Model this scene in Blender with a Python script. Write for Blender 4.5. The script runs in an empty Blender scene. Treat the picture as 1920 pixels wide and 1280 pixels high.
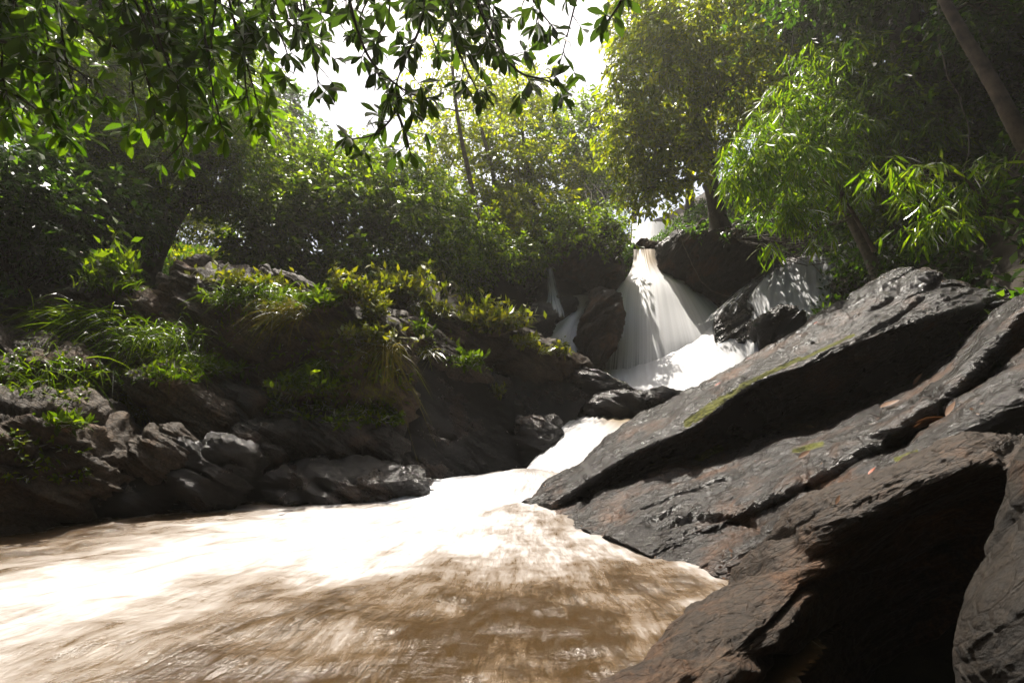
import bpy, math, random
import numpy as np
from mathutils import Vector


random.seed(7)
RNG = np.random.default_rng(7)
C = bpy.context.scene.collection
SC = bpy.context.scene

# ------------------------------------------------------------------ camera, sky, sun, exposure
CAM = np.array([0.0, 0.0, 1.3]); FPX = 1000.0
PITCH = math.atan(0.12)
cam = bpy.data.cameras.new('camera'); cam.sensor_width = 36.0; cam.lens = 36.0 * FPX / 1920.0
cam.clip_start = 0.05; cam.clip_end = 2000.0
camo = bpy.data.objects.new('camera', cam); C.objects.link(camo)
camo.location = CAM; camo.rotation_euler = (math.pi / 2 + PITCH, 0, 0)
SC.camera = camo

SUN_EL, SUN_AZ = math.radians(65), math.radians(-13)      # azimuth from +Y, negative = towards -X
w = bpy.data.worlds.new('World'); SC.world = w; w.use_nodes = True
wn = w.node_tree.nodes; wl = w.node_tree.links
sky = wn.new('ShaderNodeTexSky'); sky.sky_type = 'NISHITA'; sky.sun_disc = False
sky.sun_elevation = SUN_EL; sky.sun_rotation = SUN_AZ
sky.air_density = 1.0; sky.dust_density = 6.0; sky.ozone_density = 0.6
wl.new(sky.outputs[0], wn['Background'].inputs[0]); wn['Background'].inputs[1].default_value = 0.12

sl = bpy.data.lights.new('sun', 'SUN'); sl.energy = 4.5; sl.angle = math.radians(0.6); sl.color = (1.0, 0.94, 0.84)
so = bpy.data.objects.new('sun', sl); C.objects.link(so)
sdir = Vector((math.sin(SUN_AZ) * math.cos(SUN_EL), math.cos(SUN_AZ) * math.cos(SUN_EL), math.sin(SUN_EL)))
so.rotation_euler = sdir.to_track_quat('Z', 'Y').to_euler(); so.location = (-8, 30, 40)

SC.view_settings.view_transform = 'Standard'; SC.view_settings.look = 'None'
SC.view_settings.gamma = 1.0; SC.view_settings.exposure = 1.05
cy = SC.cycles
cy.use_denoising = True; cy.max_bounces = 7; cy.diffuse_bounces = 3; cy.glossy_bounces = 3
cy.transmission_bounces = 4; cy.transparent_max_bounces = 12; cy.volume_bounces = 0
cy.sample_clamp_indirect = 4.0; cy.caustics_reflective = False; cy.caustics_refractive = False

# ------------------------------------------------------------------ helpers: points, noise
FWD = np.array([0, math.cos(PITCH), math.sin(PITCH)]); UPV = np.array([0, -math.sin(PITCH), math.cos(PITCH)])
RGT = np.array([1.0, 0, 0])
def ray(px, py): return RGT * (px - 960) / FPX + FWD + UPV * (640 - py) / FPX
def P(px, py, Y):
    d = ray(px, py); return CAM + d * (Y / d[1])
def W(px, py, z=0.0):
    d = ray(px, py); return CAM + d * ((z - CAM[2]) / d[2])
def proj(p):
    q = p - CAM; f = q @ FWD
    f = np.where(f < 0.05, 0.05, f)
    return 960 + FPX * (q @ RGT) / f, 640 - FPX * (q @ UPV) / f

_perm = np.random.default_rng(3).permutation(256); _perm = np.concatenate([_perm, _perm, _perm])
_g = np.random.default_rng(4).normal(size=(256, 3)); _g /= np.linalg.norm(_g, axis=1)[:, None]
def gnoise(p):
    pi = np.floor(p).astype(np.int64); pf = p - pi; pi &= 255
    u = pf * pf * pf * (pf * (pf * 6 - 15) + 10)
    out = 0
    for dx in (0, 1):
        for dy in (0, 1):
            for dz in (0, 1):
                h = _perm[_perm[_perm[(pi[:, 0] + dx) & 255] + ((pi[:, 1] + dy) & 255)] + ((pi[:, 2] + dz) & 255)]
                g = _g[h]
                d = g[:, 0] * (pf[:, 0] - dx) + g[:, 1] * (pf[:, 1] - dy) + g[:, 2] * (pf[:, 2] - dz)
                wx = u[:, 0] if dx else 1 - u[:, 0]; wy = u[:, 1] if dy else 1 - u[:, 1]; wz = u[:, 2] if dz else 1 - u[:, 2]
                out = out + d * wx * wy * wz
    return out
def fbm(p, o=5, gain=0.5):
    a, s, t = 1.0, 1.0, 0
    for i in range(o):
        t = t + a * gnoise(p * s + 17.3 * i); a *= gain; s *= 2.03
    return t
def ridged(p, o=4):
    a, s, t = 1.0, 1.0, 0
    for i in range(o):
        t = t + a * (0.35 - np.abs(gnoise(p * s + 31.7 * i))); a *= 0.5; s *= 2.1
    return t
def nrm(v):
    v = np.asarray(v, float); return v / (np.linalg.norm(v, axis=-1, keepdims=True) + 1e-12)
def inpoly(x, y, poly):
    r = np.zeros(x.shape, bool); n = len(poly)
    for i in range(n):
        x0, y0 = poly[i]; x1, y1 = poly[(i + 1) % n]
        c = ((y0 > y) != (y1 > y)) & (x < (x1 - x0) * (y - y0) / (y1 - y0 + 1e-12) + x0)
        r ^= c
    return r
def polydist(x, y, poly):
    d = np.full(x.shape, 1e9); n = len(poly)
    for i in range(n):
        a = np.array(poly[i]); b = np.array(poly[(i + 1) % n]); e = b - a
        t = np.clip(((x - a[0]) * e[0] + (y - a[1]) * e[1]) / (e @ e + 1e-12), 0, 1)
        d = np.minimum(d, np.hypot(x - a[0] - t * e[0], y - a[1] - t * e[1]))
    return np.where(inpoly(x, y, poly), -d, d)
def sstep(a, b, x):
    t = np.clip((x - a) / (b - a), 0, 1); return t * t * (3 - 2 * t)

# ------------------------------------------------------------------ helpers: objects
ROCKS = []       # (verts, faces, normals) in world space, for placing plants
def empty(name, label, cat, loc, group=None):
    o = bpy.data.objects.new(name, None); C.objects.link(o); o.location = loc; o.empty_display_size = 0.2
    o['label'] = label; o['category'] = cat
    if group: o['group'] = group
    return o
def link(name, verts, faces, mat, parent=None, loc=None, attrs=None, smooth=False, uv=None):
    """faces: list of (n,k) int arrays; verts are in world space and get stored relative to loc / the parent."""
    verts = np.asarray(verts, float)
    off = np.array(parent.location if parent is not None else (loc if loc is not None else (0, 0, 0)), float)
    if parent is not None and parent.parent is not None: off = off + np.array(parent.parent.location)
    me = bpy.data.meshes.new(name)
    if isinstance(faces, np.ndarray): faces = [faces]
    faces = [np.asarray(f, np.int32) for f in faces if len(f)]
    me.vertices.add(len(verts)); me.vertices.foreach_set('co', (verts - off).astype(np.float32).ravel())
    lt = np.concatenate([f.ravel() for f in faces]); tot = np.concatenate([np.full(len(f), f.shape[1], np.int32) for f in faces])
    st = np.concatenate([[0], np.cumsum(tot)[:-1]]).astype(np.int32)
    me.loops.add(len(lt)); me.loops.foreach_set('vertex_index', lt)
    me.polygons.add(len(tot)); me.polygons.foreach_set('loop_start', st); me.polygons.foreach_set('loop_total', tot)
    if smooth: me.polygons.foreach_set('use_smooth', np.ones(len(tot), bool))
    for k, v in (attrs or {}).items():
        v = np.asarray(v, np.float32)
        a = me.attributes.new(k, 'FLOAT_VECTOR' if v.ndim == 2 else 'FLOAT', 'POINT')
        a.data.foreach_set('vector' if v.ndim == 2 else 'value', v.ravel())
    me.update(calc_edges=True); me.validate()
    me.materials.append(mat)
    o = bpy.data.objects.new(name, me); C.objects.link(o)
    if parent is not None: o.parent = parent
    else: o.location = off
    return o
def tag(o, label=None, cat=None, group=None, kind=None):
    if label: o['label'] = label
    if cat: o['category'] = cat
    if group: o['group'] = group
    if kind: o['kind'] = kind
    return o

class Geo:
    """collects tubes and leaves in arrays"""
    def __init__(s): s.v = []; s.f = {}; s.r = []; s.n = 0
    def add(s, v, f, rnd=None):
        v = np.asarray(v, float); f = np.asarray(f, np.int64)
        s.v.append(v); s.f.setdefault(f.shape[1], []).append(f + s.n); s.n += len(v)
        s.r.append(np.full(len(v), 0.5) if rnd is None else rnd)
    def tube(s, pts, rad, k=6):
        pts = np.asarray(pts, float); m = len(pts)
        rad = np.broadcast_to(np.asarray(rad, float), (m,))
        t = nrm(np.gradient(pts, axis=0)); ref = np.array([0.31, 0.17, 0.93])
        a = nrm(np.cross(t, ref)); b = np.cross(t, a)
        ang = np.arange(k) * 2 * np.pi / k
        v = pts[:, None] + rad[:, None, None] * (a[:, None] * np.cos(ang)[None, :, None] + b[:, None] * np.sin(ang)[None, :, None])
        i = np.arange(m - 1)[:, None] * k; j = np.arange(k)[None]; j2 = (j + 1) % k
        f = np.stack([i + j, i + j2, i + k + j2, i + k + j], -1).reshape(-1, 4)
        s.add(v.reshape(-1, 3), f)
    def leaves(s, pos, d, n, L, Wd, kind='quad', droop=0.0):
        """pos, direction, face normal (m,3); length, width (m,)"""
        m = len(pos); d = nrm(d); side = nrm(np.cross(d, n)); n = np.cross(side, d)
        L = np.broadcast_to(L, (m,))[:, None]; Wd = np.broadcast_to(Wd, (m,))[:, None]
        rnd = RNG.random(m)
        if kind == 'quad':
            v = np.stack([pos, pos + d * L * .42 + side * Wd * .5 + n * Wd * .16, pos + d * L - n * L * droop,
                          pos + d * L * .42 - side * Wd * .5 + n * Wd * .16], 1)
            f = np.arange(m)[:, None] * 4 + np.array([0, 1, 2, 3])[None]
            s.add(v.reshape(-1, 3), f, np.repeat(rnd, 4))
        else:      # curved blade of four cross-sections with a midrib
            prof = {'obov': ((0.02, .10), (.25, .50), (.58, 1.0), (.82, .72), (1.0, .03)),
                    'lance': ((0.02, .12), (.18, .62), (.45, 1.0), (.75, .62), (1.0, .03)),
                    'oval': ((0.02, .15), (.2, .8), (.5, 1.0), (.78, .7), (1.0, .05)),
                    'blade': ((0.0, .7), (.25, 1.0), (.5, .9), (.75, .6), (1.0, .05))}[kind]
            q = len(prof); rows = []
            for (t, wv) in prof:
                c = pos + d * L * t - n * L * droop * t * t
                rows += [c - side * Wd * .5 * wv + n * Wd * .16 * wv, c, c + side * Wd * .5 * wv + n * Wd * .16 * wv]
            v = np.stack(rows, 1)
            base = np.arange(m)[:, None] * (3 * q); fs = []
            for r in range(q - 1):
                o = 3 * r
                fs.append(base + np.array([o, o + 1, o + 4, o + 3])[None]); fs.append(base + np.array([o + 1, o + 2, o + 5, o + 4])[None])
            s.add(v.reshape(-1, 3), np.concatenate(fs), np.repeat(rnd, 3 * q))
    def link(s, name, mat, parent=None, loc=None, smooth=False):
        if s.n == 0: return None
        return link(name, np.concatenate(s.v), [np.concatenate(x) for x in s.f.values()], mat, parent, loc,
                    {'rnd': np.concatenate(s.r)}, smooth)

# ------------------------------------------------------------------ materials
def newmat(name):
    m = bpy.data.materials.new(name); m.use_nodes = True
    nt = m.node_tree; nt.nodes.clear()
    out = nt.nodes.new('ShaderNodeOutputMaterial')
    def N(t, **kw):
        n = nt.nodes.new(t)
        for k, v in kw.items():
            if k.startswith('i_'):
                kk = k[2:]; n.inputs[int(kk) if kk.isdigit() else kk.replace('_', ' ')].default_value = v
            else: setattr(n, k, v)
        return n
    return m, nt, N, (lambda a, b: nt.links.new(a, b)), out
def ramp(N, stops):
    r = N('ShaderNodeValToRGB'); e = r.color_ramp.elements
    while len(e) < len(stops): e.new(0.5)
    for k, (p, c) in enumerate(stops):
        e[k].position = p; e[k].color = (*c, 1) if len(c) == 3 else c
    return r
def leaf_mat(name, cols, trans, gloss=0.18, rough=0.36, tmix=0.55):
    """cols: dark..light leaf colours; trans: colour of light coming through"""
    m, nt, N, L, out = newmat(name)
    a = N('ShaderNodeAttribute', attribute_name='rnd')
    k = len(cols); r = ramp(N, [(i / (k - 1), c) for i, c in enumerate(cols)])
    L(a.outputs['Fac'], r.inputs[0])
    hsv = N('ShaderNodeMixRGB', blend_type='MULTIPLY', i_Fac=1.0)
    L(r.outputs[0], hsv.inputs[1]); hsv.inputs[2].default_value = (*trans, 1)
    d = N('ShaderNodeBsdfDiffuse'); t = N('ShaderNodeBsdfTranslucent'); g = N('ShaderNodeBsdfGlossy', i_Roughness=rough)
    L(r.outputs[0], d.inputs[0]); L(hsv.outputs[0], t.inputs[0])
    mx = N('ShaderNodeMixShader', i_Fac=tmix); L(d.outputs[0], mx.inputs[1]); L(t.outputs[0], mx.inputs[2])
    lw = N('ShaderNodeLayerWeight', i_Blend=gloss); mx2 = N('ShaderNodeMixShader')
    sc = N('ShaderNodeMath', operation='MULTIPLY', i_1=0.8); L(lw.outputs['Fresnel'], sc.inputs[0])
    L(sc.outputs[0], mx2.inputs[0]); L(mx.outputs[0], mx2.inputs[1]); L(g.outputs[0], mx2.inputs[2])
    L(mx2.outputs[0], out.inputs[0]); return m
def rock_mat(name, dark, mid, light, rust=0.0, moss=0.0, rough=(0.3, 0.6), bump=0.5, spec=0.5):
    m, nt, N, L, out = newmat(name)
    a = N('ShaderNodeAttribute', attribute_name='bed'); mo = N('ShaderNodeAttribute', attribute_name='moss')
    mp = N('ShaderNodeMapping'); mp.inputs['Scale'].default_value = (2.2, 2.2, 12.0); L(a.outputs['Vector'], mp.inputs[0])
    lay = N('ShaderNodeTexNoise', i_Scale=1.5, i_Detail=10.0, i_Roughness=.66, i_Distortion=.25); L(mp.outputs[0], lay.inputs['Vector'])
    big = N('ShaderNodeTexNoise', i_Scale=1.3, i_Detail=6.0, i_Roughness=.6); L(a.outputs['Vector'], big.inputs['Vector'])
    fin = N('ShaderNodeTexNoise', i_Scale=26.0, i_Detail=8.0, i_Roughness=.7); L(a.outputs['Vector'], fin.inputs['Vector'])
    r = ramp(N, [(.28, dark), (.5, mid), (.74, light)])
    mixf = N('ShaderNodeMath', operation='MULTIPLY_ADD', i_1=.5); L(lay.outputs['Fac'], mixf.inputs[0])
    hf = N('ShaderNodeMath', operation='MULTIPLY', i_1=.5); L(big.outputs['Fac'], hf.inputs[0]); L(hf.outputs[0], mixf.inputs[2])
    L(mixf.outputs[0], r.inputs[0])
    rr = ramp(N, [(.52, (0, 0, 0)), (.66, (1, 1, 1))]); L(big.outputs['Fac'], rr.inputs[0])
    rm = N('ShaderNodeMath', operation='MULTIPLY', i_1=rust); L(rr.outputs[0], rm.inputs[0])
    rc = N('ShaderNodeMixRGB'); L(rm.outputs[0], rc.inputs[0]); L(r.outputs[0], rc.inputs[1]); rc.inputs[2].default_value = (.20, .085, .03, 1)
    sp_ = ramp(N, [(.34, (.45, .45, .45)), (.52, (1, 1, 1)), (.7, (1.7, 1.62, 1.5))]); L(fin.outputs['Fac'], sp_.inputs[0])
    mm = N('ShaderNodeMixRGB', blend_type='MULTIPLY', i_Fac=1.0); L(rc.outputs[0], mm.inputs[1]); L(sp_.outputs[0], mm.inputs[2])
    rd = N('ShaderNodeTexNoise', noise_type='RIDGED_MULTIFRACTAL', i_Scale=1.1, i_Detail=8.0, i_Roughness=.62, i_Distortion=.3); L(mp.outputs[0], rd.inputs['Vector'])
    ck = ramp(N, [(.45, (1, 1, 1)), (.85, (.35, .33, .32))]); L(rd.outputs['Fac'], ck.inputs[0])
    mk = N('ShaderNodeMixRGB', blend_type='MULTIPLY', i_Fac=1.0); L(mm.outputs[0], mk.inputs[1]); L(ck.outputs[0], mk.inputs[2]); rc = mk
    # moss: grows where the mesh says so, broken up by noise
    mn = N('ShaderNodeTexNoise', i_Scale=9.0, i_Detail=6.0, i_Roughness=.7); L(a.outputs['Vector'], mn.inputs['Vector'])
    ma = N('ShaderNodeMath', operation='ADD'); L(mo.outputs['Fac'], ma.inputs[0]); L(mn.outputs['Fac'], ma.inputs[1])
    mr = ramp(N, [(.0, (0, 0, 0)), (1.0, (1, 1, 1))]); mr.color_ramp.elements[0].position = .93; mr.color_ramp.elements[1].position = 1.0
    mh = N('ShaderNodeMath', operation='MULTIPLY', i_1=.72); L(ma.outputs[0], mh.inputs[0]); L(mh.outputs[0], mr.inputs[0])
    mcol = ramp(N, [(.35, (.05, .06, .006)), (.65, (.22, .22, .014))]); L(fin.outputs['Fac'], mcol.inputs[0])
    fc = N('ShaderNodeMixRGB'); L(mr.outputs[0], fc.inputs[0]); L(rc.outputs[0], fc.inputs[1]); L(mcol.outputs[0], fc.inputs[2])
    ro = N('ShaderNodeMapRange'); ro.inputs[1].default_value = .3; ro.inputs[2].default_value = .7
    ro.inputs[3].default_value = rough[0]; ro.inputs[4].default_value = rough[1]; L(big.outputs['Fac'], ro.inputs[0])
    ro2 = N('ShaderNodeMixRGB'); L(mr.outputs[0], ro2.inputs[0]); L(ro.outputs[0], ro2.inputs[1]); ro2.inputs[2].default_value = (.95, .95, .95, 1)
    b0 = N('ShaderNodeBump', i_Strength=bump, i_Distance=-.09); L(rd.outputs['Fac'], b0.inputs['Height'])
    b1 = N('ShaderNodeBump', i_Strength=bump, i_Distance=.12); L(lay.outputs['Fac'], b1.inputs['Height']); L(b0.outputs[0], b1.inputs['Normal'])
    vo = N('ShaderNodeTexVoronoi', feature='DISTANCE_TO_EDGE', i_Scale=2.2); mv = N('ShaderNodeMixRGB', blend_type='ADD', i_Fac=.35); L(mp.outputs[0], mv.inputs[1]); L(big.outputs['Color'], mv.inputs[2]); L(mv.outputs[0], vo.inputs['Vector'])
    vr = ramp(N, [(.0, (0, 0, 0)), (.07, (1, 1, 1))]); L(vo.outputs['Distance'], vr.inputs[0])
    bv = N('ShaderNodeBump', i_Strength=bump * .8, i_Distance=.05); L(vr.outputs[0], bv.inputs['Height']); L(b1.outputs[0], bv.inputs['Normal']); b1 = bv
    b2 = N('ShaderNodeBump', i_Strength=bump, i_Distance=.04); L(fin.outputs['Fac'], b2.inputs['Height']); L(b1.outputs[0], b2.inputs['Normal'])
    p = N('ShaderNodeBsdfPrincipled'); L(fc.outputs[0], p.inputs['Base Color']); L(ro2.outputs[0], p.inputs['Roughness']); L(b2.outputs[0], p.inputs['Normal'])
    p.inputs['Specular IOR Level'].default_value = spec
    L(p.outputs[0], out.inputs[0]); return m
def simple_mat(name, c1, c2, scale=8, rough=.8, bump=.4):
    m, nt, N, L, out = newmat(name)
    g = N('ShaderNodeNewGeometry'); t = N('ShaderNodeTexNoise', i_Scale=scale, i_Detail=7.0, i_Roughness=.65); L(g.outputs['Position'], t.inputs['Vector'])
    r = ramp(N, [(.35, c1), (.65, c2)]); L(t.outputs['Fac'], r.inputs[0])
    p = N('ShaderNodeBsdfPrincipled', i_Roughness=rough); L(r.outputs[0], p.inputs['Base Color'])
    b = N('ShaderNodeBump', i_Strength=bump, i_Distance=.03); L(t.outputs['Fac'], b.inputs['Height']); L(b.outputs[0], p.inputs['Normal'])
    L(p.outputs[0], out.inputs[0]); return m
def fall_mat(name, density, uscale=60.0, vscale=1.2, tint=(.92, .92, .94), soft=.22):
    """silky falling water: white froth in streaks along the flow, clear between them"""
    m, nt, N, L, out = newmat(name)
    a = N('ShaderNodeAttribute', attribute_name='flow'); e = N('ShaderNodeAttribute', attribute_name='cover')
    mp = N('ShaderNodeMapping'); mp.inputs['Scale'].default_value = (uscale, vscale, 1); L(a.outputs['Vector'], mp.inputs[0])
    n1 = N('ShaderNodeTexNoise', i_Scale=1.0, i_Detail=5.0, i_Roughness=.55, i_Distortion=.2); L(mp.outputs[0], n1.inputs['Vector'])
    n3 = N('ShaderNodeTexNoise', i_Scale=.28, i_Detail=3.0); L(mp.outputs[0], n3.inputs['Vector'])
    n4 = N('ShaderNodeMixRGB', i_Fac=.5); L(n1.outputs['Fac'], n4.inputs[1]); L(n3.outputs['Fac'], n4.inputs[2])
    s = N('ShaderNodeMath', operation='ADD'); L(n4.outputs[0], s.inputs[0]); L(e.outputs['Fac'], s.inputs[1])
    mr = N('ShaderNodeMapRange', interpolation_type='SMOOTHSTEP'); mr.inputs[1].default_value = 1.0 - density - soft; mr.inputs[2].default_value = 1.0 - density + soft
    L(s.outputs[0], mr.inputs[0])
    col = ramp(N, [(.3, tuple(.80 * t for t in tint)), (.62, tint)]); L(n1.outputs['Fac'], col.inputs[0])
    wc = N('ShaderNodeAttribute', attribute_name='silt'); wm = N('ShaderNodeMixRGB'); L(wc.outputs['Fac'], wm.inputs[0]); L(col.outputs[0], wm.inputs[1]); wm.inputs[2].default_value = (.36, .25, .12, 1)
    d = N('ShaderNodeBsdfPrincipled', i_Roughness=.5); L(wm.outputs[0], d.inputs['Base Color'])
    b = N('ShaderNodeBump', i_Strength=.1, i_Distance=.03); L(n1.outputs['Fac'], b.inputs['Height']); L(b.outputs[0], d.inputs['Normal'])
    ge = N('ShaderNodeNewGeometry'); va = N('ShaderNodeVectorMath', operation='ADD'); va.inputs[1].default_value = (0, 0, 1.5)
    L(b.outputs[0], va.inputs[0]); vn = N('ShaderNodeVectorMath', operation='NORMALIZE'); L(va.outputs[0], vn.inputs[0]); L(vn.outputs[0], d.inputs['Normal'])
    tl = N('ShaderNodeBsdfTranslucent'); L(wm.outputs[0], tl.inputs[0])
    mx0 = N('ShaderNodeMixShader', i_Fac=.45); L(d.outputs[0], mx0.inputs[1]); L(tl.outputs[0], mx0.inputs[2])
    tr = N('ShaderNodeBsdfTransparent'); mx = N('ShaderNodeMixShader')
    L(mr.outputs[0], mx.inputs[0]); L(tr.outputs[0], mx.inputs[1]); L(mx0.outputs[0], mx.inputs[2]); L(mx.outputs[0], out.inputs[0])
    return m

M_SLAB = rock_mat('wet_slab_rock', (.006, .0042, .0034), (.019, .013, .0098), (.066, .049, .037), rust=.65, rough=(.20, .40), bump=1.0, spec=.85)
M_BOULD = rock_mat('dry_boulder_rock', (.018, .013, .009), (.075, .056, .040), (.20, .16, .115), rust=.3, rough=(.5, .8), bump=.8, spec=.35)
M_BROWN = rock_mat('brown_rock', (.012, .008, .005), (.045, .029, .018), (.12, .083, .054), rust=.45, rough=(.45, .75), bump=.8, spec=.4)
M_WET = rock_mat('wet_dark_rock', (.006, .005, .005), (.017, .014, .012), (.038, .032, .027), rust=.25, rough=(.14, .34), bump=1.0, spec=1.0)
M_DAMP = rock_mat('damp_brown_rock', (.008, .006, .0045), (.028, .021, .016), (.085, .068, .052), rust=.3, rough=(.25, .55), bump=.9, spec=.7)
M_CLIFF = rock_mat('cliff_rock', (.010, .008, .006), (.03, .022, .015), (.06, .042, .028), rust=.4, rough=(.5, .8), bump=.9, spec=.3)
M_EARTH = simple_mat('forest_earth', (.012, .009, .005), (.04, .028, .015), 3.0, .95, .8)
M_BARK = simple_mat('bark', (.018, .013, .009), (.06, .045, .03), 14, .85, .8)
M_BARKP = simple_mat('pale_bark', (.07, .055, .04), (.20, .165, .12), 12, .8, .6)
M_BARKB = simple_mat('brown_bark', (.035, .022, .015), (.17, .12, .08), 5, .8, .8)
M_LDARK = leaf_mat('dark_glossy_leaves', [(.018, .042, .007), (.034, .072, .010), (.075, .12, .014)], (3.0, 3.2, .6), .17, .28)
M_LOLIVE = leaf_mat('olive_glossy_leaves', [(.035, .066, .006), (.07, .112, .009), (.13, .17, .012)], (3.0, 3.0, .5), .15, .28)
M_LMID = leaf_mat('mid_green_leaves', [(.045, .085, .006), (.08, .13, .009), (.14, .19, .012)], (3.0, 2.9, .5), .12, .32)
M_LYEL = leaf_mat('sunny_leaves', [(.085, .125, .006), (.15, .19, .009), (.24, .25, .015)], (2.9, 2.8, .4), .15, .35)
M_LNEAR = leaf_mat('large_near_leaves', [(.018, .032, .010), (.026, .048, .012), (.045, .075, .014)], (2.1, 2.3, .6), .14, .3)
M_LNEARB = leaf_mat('broad_hanging_leaves', [(.025, .055, .006), (.045, .085, .008), (.08, .13, .012)], (2.8, 3.0, .5), .14, .3)
M_LBAMB = leaf_mat('bamboo_leaves', [(.06, .12, .006), (.11, .18, .009), (.18, .23, .014)], (2.6, 2.7, .45), .15, .3)
M_GRASS = leaf_mat('grass_blades', [(.035, .065, .005), (.06, .10, .008), (.11, .15, .012)], (2.2, 2.3, .4), .02, .6)
M_STRAW = leaf_mat('dry_grass_blades', [(.07, .065, .018), (.12, .10, .03), (.07, .10, .012)], (1.8, 1.7, .5), .02, .6)
M_HERB = leaf_mat('fresh_herb_leaves', [(.09, .13, .01), (.15, .18, .015), (.22, .22, .025)], (1.7, 1.6, .35), .2, .35)
M_MOSSL = leaf_mat('mossy_fern_leaves', [(.035, .07, .005), (.075, .125, .009), (.14, .17, .014)], (2.4, 2.3, .4), .04, .6)

# ------------------------------------------------------------------ rocks
def catmull(a, n):
    """resample along axis 0"""
    m = len(a); t = np.linspace(0, m - 1, n); i = np.clip(t.astype(int), 0, m - 2); f = (t - i).reshape((-1,) + (1,) * (a.ndim - 1))
    g = lambda k: a[np.clip(k, 0, m - 1)]
    p0, p1, p2, p3 = g(i - 1), g(i), g(i + 1), g(i + 2)
    return .5 * ((2 * p1) + (-p0 + p2) * f + (2 * p0 - 5 * p1 + 4 * p2 - p3) * f ** 2 + (-p0 + 3 * p1 - 3 * p2 + p3) * f ** 3)
def axes(e1, bn):
    e1 = nrm(e1); bn = nrm(np.asarray(bn, float) - np.dot(bn, e1) * e1); return e1, np.cross(bn, e1), bn
DEFAX = axes([.80, .35, .48], [-.5, -.25, .85])
def gridnormals(g):
    du = np.gradient(g, axis=1); dv = np.gradient(g, axis=0); return nrm(np.cross(du, dv))
def rockdisp(p, n, ax, amp, seed, step):
    e1, e2, bn = ax; s = seed * 13.7
    q = np.stack([p @ e1, p @ e2, p @ bn], 1)
    thin = nrm(e2 + bn); tq = p @ thin
    warp = fbm(q * .9 + s, 3) * .25
    d = amp * (.55 * fbm(p * .9 + s, 4) + .2 * fbm(p * 3.1 + s, 4))
    lay = np.stack([q[:, 0] * .7, q[:, 1] * .7 + tq * 1.5, (tq + warp * .35) * 5.0], 1) + s
    d = d + step * (ridged(lay, 4) + .35 * ridged(lay * np.array([1.5, 2, 3.1]) + 5, 3))
    d = d + .16 * step * fbm(p * 9 + s, 4, .6) + .5 * step * np.minimum(0, ridged(p * 2.3 + s, 3) - .25)
    crack = np.abs(gnoise(np.stack([q[:, 0] * .9, q[:, 1] * 1.1 + tq, (tq + warp * .5) * 2.6], 1) + s * 1.7)); d = d - step * 1.3 * (1 - sstep(0, .07, crack))
    fine = np.stack([q[:, 0] * 1.6, (q[:, 1] - tq) * 2.5, (tq + warp * .2) * 15.0], 1) + s * 2.1
    d = d + step * .55 * (ridged(fine, 3) + .4 * ridged(fine * 2.3 + 3, 2))
    for (fs, lv, am) in ((1.5, 5.0, 1.5), (4.2, 4.0, .55)):
        cq = fbm(np.stack([q[:, 0] * .8, q[:, 1] * 1.1 - tq, tq * 2.2], 1) * fs + s * 3.1, 3) * lv; ci = np.floor(cq); cq = (ci + sstep(.38, .62, cq - ci)) / lv
        d = d + step * am * cq
    f = (tq + warp * .5) * 3.2 + s; f = f - np.floor(f)
    d = d + step * .9 * (f - .5) * sstep(0, .15, f)
    return d
def bedattr(p, ax):
    e1, e2, bn = ax; thin = nrm(e2 + bn); oth = nrm(e2 - bn)
    return np.stack([p @ e1, p @ oth, p @ thin], 1)
def mossval(p, n, strength, extra=None):
    m = strength * sstep(.15, .75, n[:, 2]) * (.6 + .8 * sstep(-.25, .3, fbm(p * 1.3, 3)))
    return m if extra is None else np.maximum(m, extra(p, n))
def loft(name, label, rows, nr, nc, mat, ax=DEFAX, amp=.12, step=.05, back=(0, .8, -.5), seed=1, moss=0.0, extra=None, cat='rock', kind=None):
    ctrl = np.array([[P(*c) for c in r] for r in rows])          # rows of columns
    g = catmull(ctrl, nr); g = np.swapaxes(catmull(np.swapaxes(g, 0, 1), nc), 0, 1)
    n = gridnormals(g); cen = g.reshape(-1, 3).mean(0)
    if np.sum((CAM - cen) * n.reshape(-1, 3).mean(0)) < 0: n = -n; flip = True
    else: flip = False
    p = g.reshape(-1, 3); nn = n.reshape(-1, 3)
    p = p + nn * rockdisp(p, nn, ax, amp, seed, step)[:, None]
    g2 = p.reshape(nr, nc, 3); n2 = gridnormals(g2).reshape(-1, 3)
    if flip: n2 = -n2
    i = np.arange(nr - 1)[:, None] * nc + np.arange(nc - 1)[None]
    f = np.stack([i, i + 1, i + nc + 1, i + nc], -1).reshape(-1, 4)
    if flip: f = f[:, ::-1]
    # close it: rim pushed back, then a fan
    rim = np.concatenate([np.arange(nc), np.arange(1, nr) * nc + nc - 1, (nr - 1) * nc + np.arange(nc - 2, -1, -1), np.arange(nr - 2, 0, -1) * nc])
    rv = p[rim] + np.array(back)[None]; k = len(rim); b0 = len(p)
    allv = np.concatenate([p, rv, rv.mean(0, keepdims=True)])
    a = np.arange(k); bq = np.stack([rim, b0 + a, b0 + (a + 1) % k, np.roll(rim, -1)], -1)
    fan = np.stack([b0 + a, np.full(k, b0 + k), b0 + (a + 1) % k], -1)
    if not flip: pass
    mo = np.concatenate([mossval(p, n2, moss, extra), np.zeros(k + 1)])
    o = link(name, allv, [f, bq, fan], mat, None, cen, {'bed': bedattr(allv, ax), 'moss': mo}, True)
    if kind: tag(o, kind=kind)
    else: tag(o, label, cat)
    ROCKS.append((p, f, n2)); return o
_ico = {}
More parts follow.
